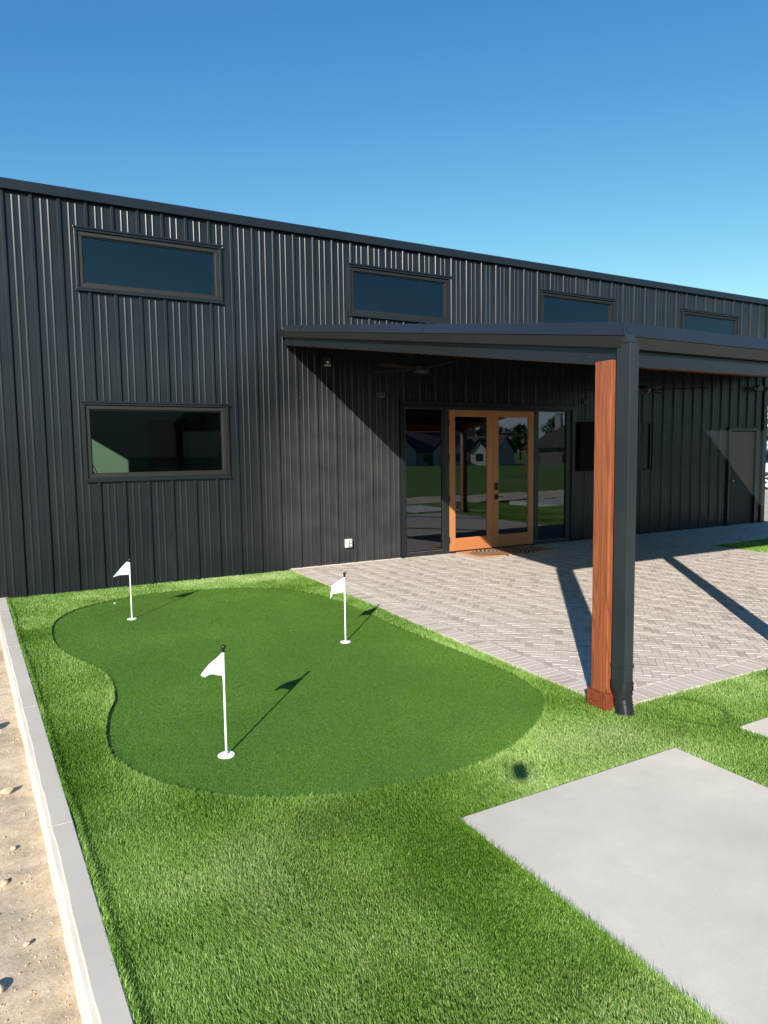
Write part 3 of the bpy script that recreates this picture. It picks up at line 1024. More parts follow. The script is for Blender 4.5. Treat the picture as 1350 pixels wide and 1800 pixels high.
# interior: green room and dark hall
M_mint = simple('mint_green_paint', (0.062, 0.120, 0.078), 0.8, var=0.03)
M_hall = simple('dark_grey_paint', (0.09, 0.09, 0.09), 0.8, var=0.05)
M_floor_hall = concrete('hall_floor', (0.36, 0.36, 0.345), 0.08)
M_ceil = simple('dark_ceiling', (0.03, 0.03, 0.03), 0.9)
q = MB()
q.box(WALL_X0 + 0.06, 3.30, 4.0, 4.1, -0.02, 3.6)
q.box(3.30, 3.36, 0.06, 4.1, -0.02, 3.6)
# linings of front wall round the low window and of the side wall round the west windows
for (xa, xb, za, zb) in ((WALL_X0 + .06, 0.78, -.02, 3.6), (2.60, 3.30, -.02, 3.6), (0.78, 2.60, -.02, 1.40), (0.78, 2.60, 2.37, 3.6)):
    q.box(xa, xb, 0.05, 0.09, za, zb)
for (ya, yb, za, zb) in ((0.10, 4.0, -.02, 2.45), (0.10, 4.0, 3.19, 3.6), (0.94, 1.21, 2.45, 3.19), (2.95, 4.0, 2.45, 3.19)):
    q.box(WALL_X0 + 0.05, WALL_X0 + 0.09, ya, yb, za, zb)
q.build('green_room_wall', M_mint, bld)
q = MB(); q.box(WALL_X0 + 0.05, 3.36, 0.05, 4.1, 3.6, 3.66)
q.build('ceiling', M_ceil, bld)
q = MB(); q.box(WALL_X0 + 0.05, 3.36, 0.055, 14.9, -0.12, -0.02)
q.build('floor', M_floor_in, bld)
q = MB(); q.box(3.362, 14.9, 0.055, 14.9, -0.12, -0.02)
q.build('floor', M_floor_hall, bld)
q = MB()
q.box(3.37, 14.9, 6.5, 6.6, 0, 3.5)
q.box(14.86, 14.93, 0.06, 6.5, 0, 3.5)
q.box(3.365, 3.42, 0.06, 6.5, 0, 3.5)
for (xa, xb) in ((3.42, 5.40), (9.14, 13.70), (14.64, 14.86)):
    q.box(xa, xb, 0.06, 0.10, 0, 3.5)
q.box(5.40, 9.14, 0.06, 0.10, 2.52, 3.5)
q.build('hall_wall', M_hall, bld)
q = MB(); q.box(3.37, 14.9, 0.05, 6.6, 3.5, 3.56)
q.build('ceiling', M_ceil, bld)
# upper void behind the strip windows kept dark
q = MB(); q.box(WALL_X0 + 0.05, 14.9, 3.0, 3.05, 3.67, EAVE)
q.build('upper_wall', M_ceil, bld)

q = MB(); q.box(3.50, 5.385, -0.048, -0.0005, -0.03, 0.007); q.build('mortar_fillet', M_kerb, bld, bevel=0.003)
# ---- glazed entrance: frame, sidelights, double doors
q = MB()
q.box(5.395, 5.47, -0.05, 0.06, -0.02, 2.50); q.box(9.06, 9.135, -0.05, 0.06, -0.02, 2.50)
q.box(5.47, 9.06, -0.05, 0.06, 2.43, 2.50)
q.box(5.38, 9.15, -0.062, -0.0505, 2.495, 2.52)
ent = q.build('entrance_frame', M_trim, bld, bevel=0.004)
q = MB()
q.box(6.235, 6.325, -0.03, 0.05, 0.0, 2.429); q.box(8.165, 8.235, -0.03, 0.05, 0.0, 2.429)
q.box(6.326, 8.164, -0.03, 0.05, 2.395, 2.429)
q.build('mullion', M_blackframe, ent, bevel=0.003)
for nm, (xa, xb), lab in (('sidelight', (5.471, 6.234), 'left sidelight beside the wooden doors'), ('sidelight', (8.236, 9.059), 'right sidelight beside the wooden doors')):
    q = MB()
    q.box(xa, xb, -0.02, 0.04, 0.0, 0.065); q.box(xa, xb, -0.02, 0.04, 2.395, 2.429)
    rw = 0.03 if xa < 6 else 0.04
    rr = 0.03 if xa < 6 else 0.11
    q.box(xa, xa + rw, -0.02, 0.04, 0.065, 2.395); q.box(xb - rr, xb, -0.02, 0.04, 0.065, 2.395)
    s_ = q.build(nm, M_blackframe, bld, bevel=0.003); s_['label'] = lab
    q = MB(); q.box(xa + rw, xb - rr, -0.026, -0.0205, 0.066, 0.078)
    q.build('glazing_bead', M_darkgrey_pl, s_)
    q = MB(); q.add([(xa + .02, 0.01, .05), (xb - .02, 0.01, .05), (xb - .02, 0.01, 2.41), (xa + .02, 0.01, 2.41)], [(0, 1, 2, 3)])
    q.build('pane', M_glass_door, s_, recalc=False)
q = MB(); q.box(6.326, 8.164, -0.06, 0.05, -0.01, 0.022)
q.build('threshold', M_blackframe, bld)


def wood_door(x0, x1, left):
    z0, z1 = 0.030, 2.392
    q = MB()
    st = 0.112
    q.box(x0, x0 + st, -0.028, 0.018, z0, z1)
    dr = q.build('door', M_door, bld, bevel=0.003)
    q = MB(); q.box(x1 - st, x1, -0.028, 0.018, z0, z1); q.build('stile', M_door, dr, bevel=0.003)
    dr['label'] = 'left leaf of the wooden glazed double door' if left else 'right leaf of the wooden glazed double door with the lock'
    q = MB()
    q.box(x0 + st + .0005, x1 - st - .0005, -0.026, 0.016, z0, 0.232); q.build('rail', wood_h, dr, bevel=0.003)
    q = MB(); q.box(x0 + st + .0005, x1 - st - .0005, -0.026, 0.016, 2.315 - 0.02, z1)
    q.build('rail', wood_h, dr, bevel=0.003)
    q = MB(); frame_loop(q, x0 + st, x1 - st, 0.232, 2.295, 0.012, -0.018, 0.010)
    q.build('glazing_bead', M_door, dr)
    q = MB(); q.add([(x0 + st, -0.006, .232), (x1 - st, -0.006, .232), (x1 - st, -0.006, 2.3), (x0 + st, -0.006, 2.3)], [(0, 1, 2, 3)])
    q.build('pane', M_glass_door, dr, recalc=False)
    hx = x0 - 0.006 if left else x1 + 0.006
    for hz in (0.22, 0.92, 1.60, 2.18):
        q = MB(); q.tube([(hx, -0.036, hz - .05), (hx, -0.036, hz + .05)], 0.008, 8)
        q.build('hinge', M_handle, dr)
    if not left:
        q = MB()
        cx = x0 + 0.058
        q.box(cx - .035, cx + .035, -0.05, -0.0285, 1.03, 1.155)
        q.build('deadbolt_keypad', M_handle, dr, bevel=0.006)
        q = MB()
        q.box(cx - .033, cx + .033, -0.045, -0.0285, 0.86, 0.955)
        q.tube([(cx, -0.045, 0.91), (cx, -0.085, 0.91)], 0.012, 10)
        q.tube([(cx - .005, -0.08, 0.91), (cx + .11, -0.08, 0.908)], 0.009, 10)
        q.build('handle', M_handle, dr, bevel=0.003)


wood_h = wood('fir_door_rail', (0.44, 0.165, 0.064), (0.37, 0.135, 0.050), (0.25, 0.085, 0.032), 'x', 1.4, 0.38, knots=False, contrast=0.35)
wood_door(6.335, 7.243, True)
wood_door(7.249, 8.157, False)

# far single door
q = MB()
q.box(13.655, 13.72, -0.05, 0.06, -0.02, 2.15); q.box(14.62, 14.685, -0.05, 0.06, -0.02, 2.15); q.box(13.7205, 14.6195, -0.05, 0.06, 2.08, 2.15)
M_drk = simple('dark_steel_door_paint', (0.016, 0.0155, 0.0145), 0.5, var=0.1, spec=0.2)
q.box(13.73, 14.61, 0.0, 0.045, 0.005, 2.07, 1)
d2 = q.build('door', [M_trim, M_drk], bld, bevel=0.003); d2['label'] = 'plain dark single door at the far right end'
q = MB(); q.tube([(13.80, -0.001, 0.98), (13.80, -0.05, 0.98)], 0.012, 10); q.sphere((13.80, -0.055, 0.98), 0.027, 12, 8)
q.build('handle', M_steel, d2)

# ---- porch canopy (attached lean-to)
CX0, CX1 = 3.30, 11.22
CY = -6.40
def cz(y): return 3.535 + 0.1625 * y          # roof top height, y negative outwards
def cxl(y): return 3.43 + (3.262 - 3.43) * (y / CY)
def cxr(y): return 11.18
q = MB()
th = 0.05
q.hexa([(cxl(0) + .08, -0.035, cz(0) - th - .02), (CX1 - .08, -0.035, cz(0) - th - .02), (CX1 - .08, CY + .08, cz(CY + .08) - th - .02), (cxl(CY) + .08, CY + .08, cz(CY + .08) - th - .02)],
       [(cxl(0) + .08, -0.035, cz(0) - .012), (CX1 - .08, -0.035, cz(0) - .012), (CX1 - .08, CY + .08, cz(CY + .08) - .012), (cxl(CY) + .08, CY + .08, cz(CY + .08) - .012)])
can = q.build('porch_roof', M_soffit, bld)


def sweep(q, prof, path, mi=0):
    """prof: list of (out, dz). path: list of (point, outdir)"""
    rings = [[(p[0] + d[0] * o, p[1] + d[1] * o, p[2] + dz) for o, dz in prof] for p, d in path]
    n = len(prof)
    vs = [v for r_ in rings for v in r_]
    fs = []
    for i in range(len(rings) - 1):
        for k in range(n):
            fs.append((i * n + k, i * n + (k + 1) % n, (i + 1) * n + (k + 1) % n, (i + 1) * n + k))
    fs.append(tuple(range(n))); fs.append(tuple((len(rings) - 1) * n + k for k in reversed(range(n))))
    q.add(vs, fs, mi)


# upper lip (slopes outwards, catches the sky), lower fascia leg
lip = [(-0.078, 0.016), (-0.058, 0.012), (0.012, -0.078), (0.012, -0.084), (-0.055, -0.084)]
leg = [(0.006, -0.0845), (-0.006, -0.158), (-0.045, -0.158), (-0.045, -0.0845)]
def seg_pts(a, bpt, n):
    return [tuple(a[i] + (bpt[i] - a[i]) * k / n for i in range(3)) for k in range(n + 1)]
A0 = (cxl(-0.036), -0.036, cz(-0.036)); A1 = (cxl(CY), CY, cz(CY)); A2 = (CX1, CY, cz(CY)); A3 = (CX1, -0.036, cz(-0.036))
path = [(A0, (-1, 0)), (A1, (-1, -1)), (A2, (1, -1)), (A3, (1, 0))]
q = MB(); sweep(q, lip, path)
q.build('fascia_lip', M_fascia, can, bevel=0.002)
q = MB(); sweep(q, leg, path)
M_fascia2 = metal_paint('fascia_leg_paint', (0.014, 0.0138, 0.0132), 0.5)
q.build('fascia_leg', M_fascia2, can, bevel=0.002)
# lap seams with rivets on the lip
q = MB()
for k in (0.12, 0.62):
    y = CY * k
    c = (cxl(y), y, cz(y))
    q = MB(); sweep(q, [(a * 1.0 + 0.0015, z_ + 0.0015) for a, z_ in lip], [((c[0], c[1] - .012, cz(y - .012)), (-1, 0)), ((c[0], c[1] + .012, cz(y + .012)), (-1, 0))])
    q.build('fascia_seam', M_trim, can)
q = MB()
sweep(q, [(a + 0.0015, z_ + 0.0015) for a, z_ in lip], [((A1[0] + .004, A1[1], A1[2]), (-1, -1)), ((A1[0] + .02, A1[1], A1[2]), (-0.98, -1))])
for s_ in range(3):
    q.sphere((A1[0] + .045, CY - 0.016 + 0.018 * s_, A1[2] - 0.06 + 0.022 * s_), 0.004, 8, 6)
q.build('fascia_seam', M_trim, can)
# beams: metal-clad outer face over timber
def beam_pts(off): return [(cxl(-0.04) + off, -0.04), (cxl(CY) + off, CY + off), (CX1 - off, CY + off), (CX1 - off, -0.04)]
for i in range(3):
    q = MB(); w_ = MB()
    o1, o2, o3 = 0.052, 0.066, 0.20
    a, c = beam_pts(o1)[i], beam_pts(o1)[i + 1]
    a2, c2 = beam_pts(o2)[i], beam_pts(o2)[i + 1]
    a3, c3 = beam_pts(o3)[i], beam_pts(o3)[i + 1]
    def zz(p, d): return cz(p[1]) + d
    q.hexa([(a[0], a[1], zz(a, -.268)), (c[0], c[1], zz(c, -.268)), (c2[0], c2[1], zz(c2, -.268)), (a2[0], a2[1], zz(a2, -.268))],
           [(a[0], a[1], zz(a, -.150)), (c[0], c[1], zz(c, -.150)), (c2[0], c2[1], zz(c2, -.150)), (a2[0], a2[1], zz(a2, -.150))])
    # lower bead of the cladding
    e = 0.004
    q.build('beam_cladding', M_trim, can)
    m2, n2 = beam_pts(o2 + .0015)[i], beam_pts(o2 + .0015)[i + 1]
    w_.hexa([(m2[0], m2[1], zz(m2, -.273)), (n2[0], n2[1], zz(n2, -.273)), (c3[0], c3[1], zz(c3, -.273)), (a3[0], a3[1], zz(a3, -.273))],
            [(m2[0], m2[1], zz(m2, -.085)), (n2[0], n2[1], zz(n2, -.085)), (c3[0], c3[1], zz(c3, -.085)), (a3[0], a3[1], zz(a3, -.085))])
    w_.build('beam', M_beamwood, can)
# rafters under the roof deck
for k in range(1, 6):
    y = CY * k / 6.0
    q = MB(); q.box(cxl(y) + 0.21, CX1 - 0.21, y - 0.04, y + 0.04, cz(y) - 0.20, cz(y) - 0.085)
    q.build('purlin', M_soffit, can)
# shallow canopy continuing to the right
q = MB()
q.hexa([(CX1 + .05, -0.036, 3.37), (15.4, -0.036, 3.37), (15.4, -1.95, 3.16), (CX1 + .05, -1.95, 3.16)],
       [(CX1 + .05, -0.036, 3.49), (15.4, -0.036, 3.49), (15.4, -1.95, 3.30), (CX1 + .05, -1.95, 3.30)])
q.build('side_awning', M_soffit, bld)

# posts
PX = [(3.263, 0), (5.46, 0), (8.90, 0), (11.05, 0)]
for i, (px_, _) in enumerate(PX):
    y0 = -6.322
    q = MB(); q.box(px_, px_ + 0.140, y0, y0 + 0.140, -0.05, 2.275)
    po = q.build('post', M_post, can, bevel=0.006)
    po['label'] = 'orange-brown timber post of the porch' + (' at its left front corner' if i == 0 else '')
    q = MB()
    t = 0.018
    q.box(px_ - t, px_ + 0.14 + t, y0 - t, y0 - .0005, -0.05, 0.095); q.box(px_ - t, px_ + 0.14 + t, y0 + .1405, y0 + 0.14 + t, -0.05, 0.095)
    q.box(px_ - t, px_ - .0005, y0, y0 + .14, -0.05, 0.095); q.box(px_ + .1405, px_ + 0.14 + t, y0, y0 + .14, -0.05, 0.095)
    q.build('post_base', M_postbase, can, bevel=0.003)
# downspout with corrugated drain
q = MB()
dx0, dx1, dy0, dy1 = 3.272, 3.352, -6.462, -6.352
q.box(dx0, dx1, dy0, dy1, 0.135, 2.365)
q.add([(dx0, dy0, 2.3655), (dx1, dy0, 2.3655), (dx1, dy1, 2.3655), (dx0, dy1, 2.3655), (dx0, dy0 + .04, 2.42), (dx1, dy0 + .04, 2.42), (dx1, dy1 + .05, 2.42), (dx0, dy1 + .05, 2.42)],
      [(0, 3, 2, 1), (4, 5, 6, 7), (0, 1, 5, 4), (1, 2, 6, 5), (2, 3, 7, 6), (3, 0, 4, 7)])
q.build('downspout', M_spout, can, bevel=0.005)
q = MB()
pts, rr_ = [], []
z = 0.075
cxp, cyp = 3.318, -6.412
for k in range(60):
    t = k / 59
    zz_ = 0.085 - t * 0.13
    pts.append((cxp + 0.012 * t, cyp - 0.012 * t, zz_)); rr_.append(0.0545 + 0.0045 * math.sin(k * 2 * math.pi / 6.5))
q.tube(pts, rr_, 28)
# adapter collar (square to round), slightly crumpled
ring0 = [(dx0 - .002, dy0 - .002), (dx1 + .002, dy0 - .002), (dx1 + .002, dy1 + .002), (dx0 - .002, dy1 + .002)]
def sq2c(t, z, wob):
    out = []
    for k in range(24):
        a = 2 * math.pi * k / 24 + math.pi / 4
        cxx, cyy = math.cos(a), math.sin(a)
        m_ = max(abs(cxx), abs(cyy))
        sx, sy = cxx / m_ * 0.043, cyy / m_ * 0.058
        rx, ry = cxx * 0.054, cyy * 0.054
        o = 1 + wob * math.sin(k * 2.7 + z * 190)
        out.append(((dx0 + dx1) / 2 * (1 - t) + cxp * t + (sx * (1 - t) + rx * t) * o, (dy0 + dy1) / 2 * (1 - t) + cyp * t + (sy * (1 - t) + ry * t) * o, z))
    return out
rings = [sq2c(0, .20, 0), sq2c(0.02, .165, 0.01), sq2c(0.1, .15, .03), sq2c(0.3, .13, .05), sq2c(0.55, .115, .04), sq2c(0.8, .10, .03), sq2c(1, .083, 0.01)]
q.add([p for r_ in rings for p in r_], [(i * 24 + k, i * 24 + (k + 1) % 24, (i + 1) * 24 + (k + 1) % 24, (i + 1) * 24 + k) for i in range(6) for k in range(24)])
q.build('drain_pipe', M_blackrubber, can, smooth=True)
q = MB()
frame_loop(q, 3.255, 3.36, 0.02, 0.02, 0.0, 0, 0) if False else None
q.box(dx0 - .004, dx1 + .004, dy0 - .004, dy1 + .002, 0.29, 0.315)
q.build('downspout_strap', M_spout, can, bevel=0.002)

# ------------------------------------------------------------------ wall fixtures
def outlet_box():
    r = empty('outlet_box', (4.445, -0.0, 0.315))
    tag(r, 'grey weatherproof outlet box low on the ribbed wall left of the doors', 'outlet')
    x, z = 4.445, 0.315
    q = MB(); q.box(x - .056, x + .056, -0.055, 0.0, z - .068, z + .068); q.build('back_box', M_grey_pl, r, bevel=0.008)
    q = MB(); q.box(x - .045, x + .048, -0.085, -0.0555, z - .058, z + .060); q.build('cover', M_grey_pl, r, bevel=0.014)
    q = MB(); q.box(x - .018, x + .034, -0.089, -0.0855, z - .045, z + .045); c = q.build('cover_window', M_darkgrey_pl, r, bevel=0.003)
    q = MB()
    for dz in (-.022, .022):
        q = MB(); q.tube([(x + .008, -.0895, z + dz), (x + .008, -.095, z + dz)], 0.016, 14); q.build('socket', M_white, r)
outlet_box()


def twin_box(x, z, label):
    r = empty('outlet_box', (x, 0, z)); tag(r, label, 'outlet', 'dark twin-hole boxes high on the porch wall')
    q = MB(); q.box(x - .07, x + .07, -0.045, 0.0, z - .04, z + .04); q.build('back_box', M_darkgrey_pl, r, bevel=0.006)
    q = MB()
    for dx in (-.032, .032):
        q = MB(); q.tube([(x + dx, -.0455, z), (x + dx, -.049, z)], 0.015, 12); q.build('socket', M_black, r)
twin_box(5.05, 2.60, 'dark twin-hole box high on the porch wall left of the entrance')
twin_box(9.42, 2.60, 'dark twin-hole box above the ribbed cabinet right of the entrance')

M_dimgrey = simple('charcoal_plastic', (0.022, 0.022, 0.022), 0.5)
r = empty('wall_light', (4.14, 0, 3.06)); tag(r, 'small grey box light under the left end of the porch roof', 'wall light')
q = MB(); q.box(4.08, 4.20, -0.05, 0, 2.99, 3.13); q.build('housing', M_dimgrey, r, bevel=0.01)
q = MB(); q.sphere((4.14, -.058, 3.055), 0.03, 14, 10); q.build('lens', M_steel, r, smooth=True)
q = MB(); q.box(4.09, 4.19, -0.062, -0.0505, 2.992, 3.012); q.build('lip', M_grey_pl, r)

M_dimlamp = simple('grey_lamp_plastic', (0.10, 0.10, 0.10), 0.5)
r = empty('flood_light', (14.6, 0, 3.02)); tag(r, 'twin-headed flood light at the top right of the porch wall', 'wall light')
q = MB(); q.tube([(14.6, 0, 3.03), (14.6, -0.05, 3.03)], 0.05, 14); q.build('base_plate', M_grey_pl, r)
for dx, dz in ((-.13, .01), (.12, -.03)):
    q = MB(); q.tube([(14.6, -.05, 3.03), (14.6 + dx * .7, -.10, 3.03 + dz)], 0.012, 8)
    q.tube([(14.6 + dx * .7, -.09, 3.03 + dz), (14.6 + dx, -.15, 3.02 + dz), (14.6 + dx * 1.15, -.21, 3.0 + dz)], [0.03, 0.05, 0.065], 14)
    q.build('lamp_head', M_dimlamp, r)

# ribbed cabinet / covered screen
r = empty('wall_cabinet', (10.1, 0, 1.76)); tag(r, 'dark wall cabinet with a ribbed rounded front, half hidden by the corner post', 'cabinet')
q = MB(); q.box(9.22, 9.70, -0.10, -0.0, 1.31, 2.22); q.build('side_box', M_soffit, r, bevel=0.01)
q = MB(); q.box(9.705, 11.09, -0.09, -0.0, 1.30, 2.22); q.build('body', M_trim, r, bevel=0.01)
q = MB(); frame_loop(q, 9.70, 11.10, 1.29, 2.235, 0.030, -0.125, -0.0905); q.build('frame', M_trim, r, bevel=0.008)
q = MB()
x = 9.80
while x < 11.0:
    q.prism([(x, -0.0905), (x + .025, -0.115), (x + .065, -0.115), (x + .09, -0.0905)], 'z', 1.325, 2.20); x += 0.152; q.build('slat', M_trim, r); q = MB()

# ceiling fans
def fan(cx, cy, zb, ang, label, R=0.78):
    top = cz(cy) - 0.07
    r = empty('ceiling_fan', (cx, cy, zb)); tag(r, label, 'ceiling fan', 'ceiling fans under the porch')
    q = MB(); q.tube([(cx, cy, zb + .05), (cx, cy, top)], 0.013, 10); q.tube([(cx, cy, top - .06), (cx, cy, top)], [0.045, 0.065], 16); q.build('rod', M_black, r)
    q = MB(); q.tube([(cx, cy, zb - .055), (cx, cy, zb - .04), (cx, cy, zb + .03), (cx, cy, zb + .055)], [0.05, 0.10, 0.10, 0.05], 20); q.build('motor', M_black, r, bevel=0.004)
    M = M_fanwood
    for k in range(5):
        a = ang + 2 * math.pi * k / 5
        d = Vector((math.cos(a), math.sin(a), 0)); s = Vector((-math.sin(a), math.cos(a), 0.12)).normalized()
        q = MB()
        pts = [(0.14, 0.045), (0.25, .062), (0.5, .072), (R - .03, .066), (R, .045)]
        vs = []
        for t, h_ in pts:
            for sg in (-1, 1):
                p = Vector((cx, cy, zb)) + d * t + s * h_ * sg
                vs += [(p.x, p.y, p.z - .004), (p.x, p.y, p.z + .004)]
        fs = []
        for i in range(len(pts) - 1):
            o = i * 4
            fs += [(o, o + 2, o + 6, o + 4), (o + 1, o + 5, o + 7, o + 3), (o, o + 4, o + 5, o + 1), (o + 2, o + 3, o + 7, o + 6)]
        fs += [(0, 1, 3, 2), (16, 18, 19, 17)]
        q.add(vs, fs); bl = q.build('blade', M, r)
M_fanwood = simple('dark_walnut_blade', (0.010, 0.007, 0.006), 0.8, spec=0.1, var=0.3, vscale=8)
fan(7.25, -3.15, 2.475, 0.35, 'dark ceiling fan seen right of the corner post')
fan(4.75, -1.7, 2.80, 0.9, 'dark ceiling fan in the shade left of the entrance')

# framed picture in the green room
r = empty('framed_picture', (2.6, 3.98, 1.9)); tag(r, 'black framed display on the green wall seen through the low window', 'picture')
q = MB(); frame_loop(q, 2.25, 2.99, 1.47, 2.37, 0.06, 3.93, 3.995); q.build('frame', M_black, r, bevel=0.008)
q = MB(); q.box(2.31, 2.93, 3.965, 3.99, 1.53, 2.31); q.build('backing', simple('picture_backing', (0.02, 0.012, 0.010), 0.3), r)
q = MB(); q.prism([(2.43, 1.56), (2.81, 1.56), (2.80, 2.02), (2.88, 2.16), (2.80, 2.25), (2.70, 2.28), (2.54, 2.28), (2.44, 2.25), (2.36, 2.16), (2.44, 2.02)], 'y', 3.95, 3.964); q.build('garment', simple('dark_garment', (0.006, 0.007, 0.009), 0.6), r)
q = MB(); q.tube([(1.10, 3.93, 1.86), (1.36, 3.90, 1.20), (1.62, 3.8, 0.0)], 0.006, 8)
tag(q.build('rod', M_black), 'thin dark rod leaning against the sunlit green wall inside', 'rod')


# door mat with curved black pattern
def mat_mat():
    m, nt, nd, lk, p = mat('coir_mat')
    v = coords(nt)
    wv = N(nt, 'ShaderNodeTexWave'); wv.wave_type = 'RINGS'; wv.rings_direction = 'Z'
    wv.inputs['Scale'].default_value = 4.6; wv.inputs['Distortion'].default_value = 0.15
    lk.new(v, wv.inputs['Vector'])
    st = ramp(nt, wv.outputs['Fac'], [(0.50, 0.0), (0.56, 1.0)])
    grad = N(nt, 'ShaderNodeTexGradient'); grad.gradient_type = 'SPHERICAL'
    mp = N(nt, 'ShaderNodeMapping'); mp.inputs['Scale'].default_value = (1.35, 2.4, 1.0); lk.new(v, mp.inputs[0]); lk.new(mp.outputs[0], grad.inputs[0])
    inside = ramp(nt, grad.outputs['Fac'], [(0.02, 0.0), (0.05, 1.0)])
    mul = N(nt, 'ShaderNodeMath'); mul.operation = 'MULTIPLY'; lk.new(st, mul.inputs[0]); lk.new(inside, mul.inputs[1])
    fib = noise(nt, v, 180, 3, 0.8)
    base = ramp(nt, fib, [(0.3, (0.34, 0.17, 0.075)), (0.7, (0.60, 0.34, 0.17))])
    lk.new(mixc(nt, mul.outputs[0], base, (0.015, 0.012, 0.010)), p.inputs['Base Color'])
    p.inputs['Roughness'].default_value = 0.95
    lk.new(bump(nt, fib, 1.0, 0.006), p.inputs['Normal'])
    return m


q = MB()
q.box(-0.80, 0.80, -0.35, 0.35, 0.001, 0.016)
dm = q.build('door_mat', mat_mat(), bevel=0.004)
dm.location = (7.23, -0.42, 0.002)
tag(dm, 'tan coir door mat with black curved stripes in front of the wooden doors', 'door mat')

# ------------------------------------------------------------------ flags
GZ = -0.004    # the green lies a little lower
def cloth(name, outline_top, outline_bot, base, dirv, wob, parent, n=18, m=10, tail=0.0):
    """outline functions of s in 0..1 giving (reach, z) for the top and the bottom edge"""
    d = Vector((dirv[0], dirv[1], 0)).normalized(); s = Vector((-d.y, d.x, 0))
    vs, fs = [], []
    for i in range(n + 1):
        a = i / n
        for j in range(m + 1):
            t = j / m
            rt_, zt = outline_top(a); rb, zb = outline_bot(a)
            r_ = rt_ * (1 - t) + rb * t; z_ = zt * (1 - t) + zb * t
            off = wob(a, t)
            p = Vector(base) + d * r_ + s * off
            vs.append((p.x, p.y, z_))
    for i in range(n):
        for j in range(m):
            k = i * (m + 1) + j
            fs.append((k, k + 1, k + m + 2, k + m + 1))
    q = MB(); q.add(vs, fs)
    o = q.build(name, M_cloth, parent, smooth=True, recalc=False)
    so = o.modifiers.new('thickness', 'SOLIDIFY'); so.thickness = 0.0012
    return o


def cloth_material():
    m, nt, nd, lk, p = mat('white_nylon')
    p.inputs['Base Color'].default_value = (0.62, 0.63, 0.66, 1); p.inputs['Roughness'].default_value = 0.6
    tl = N(nt, 'ShaderNodeBsdfTranslucent'); tl.inputs[0].default_value = (0.8, 0.82, 0.86, 1)
    mx = N(nt, 'ShaderNodeMixShader'); mx.inputs[0].default_value = 0.12
    lk.new(p.outputs[0], mx.inputs[1]); lk.new(tl.outputs[0], mx.inputs[2]); lk.new(mx.outputs[0], nd['Material Output'].inputs[0])
    return m


M_cloth = cloth_material()
M_pole = simple('white_pole_paint', (0.80, 0.80, 0.80), 0.35)


def flag(x, y, label, H, top, bot, dirv, wob, sleeve=0.155, tilt=(0, 0)):
    r = empty('putting_flag', (x, y, -0.019)); tag(r, label, 'flag', 'white flags on the putting green')
    q = MB(); q.tube([(x, y, -0.018), (x + tilt[0], y + tilt[1], H)], 0.0062, 14); q.build('pole', M_pole, r, smooth=False)
    q = MB()
    q.tube([(x, y, -0.0188), (x, y, -0.0145), (x, y, -0.013)], [0.049, 0.049, 0.046], 36); q.build('cup', M_white, r)
    tx, ty = x + tilt[0], y + tilt[1]
    q = MB(); q.tube([(tx, ty, H - .012), (tx, ty, H + .008)], 0.0095, 14); q.sphere((tx + .003, ty, H + .018), 0.0145, 14, 10)
    q.build('cap', M_black, r)
    q = MB(); q.tube([(x + tilt[0] * .8, y + tilt[1] * .8, H - .012 - sleeve), (tx, ty, H - .010)], 0.0088, 14)
    f = q.build('sleeve', M_cloth, r)
    cloth('flag_cloth', top, bot, (tx, ty, 0), dirv, wob, r)
    return r


# nearest flag: drooping triangle, folded
H3 = 0.600
flag(0.883, -5.70, 'nearest white putting flag, drooping, on the front left of the green', H3,
     lambda a: (0.128 * a, H3 - .010 - 0.128 * a + 0.006 * math.sin(a * math.pi)),
     lambda a: (0.128 * a * (1 - .14 * a), H3 - .150 + 0.008 * math.sin(min(1, a * 1.1) * math.pi) - 0.002 * a),
     (-0.90, 0.25), lambda a, t: 0.014 * math.sin(a * 7.0 + 0.5 * t) * min(1, a * 3) - 0.022 * a)
H2 = 0.595
flag(2.503, -3.925, 'white putting flag blown flat with a ragged tail beside the patio edge', H2,
     lambda a: (0.120 * a, H2 - .010 - 0.075 * a ** 1.2),
     lambda a: (0.138 * a, H2 - .152 - 0.012 * a - 0.045 * max(0, a - .8) * 5 * (a > .8)),
     (-0.95, 0.15), lambda a, t: 0.010 * math.sin(a * 5 + t) * a)
H1 = 0.600
flag(0.956, -1.931, 'farthest white putting flag, folded, near the left end of the wall', H1,
     lambda a: (0.168 * a, H1 - .008 - (0.0 if a < .18 else (a - .18) / .82 * 0.150)),
     lambda a: (0.168 * a, H1 - .145 + 0.004 * math.sin(a * 3.1) - 0.014 * a),
     (-0.97, 0.2), lambda a, t: 0.016 * math.sin(a * 7.0 + 0.9) * min(1, a * 3) - .02)

# white golf tee mark near the farthest flag
q = MB(); q.sphere((0.909, -1.015, -0.014), 0.012, 10, 8, (1.4, 1, .35)); tag(q.build('ball_marker', M_white, smooth=True), 'tiny white marker on the far edge of the putting green', 'ball marker')

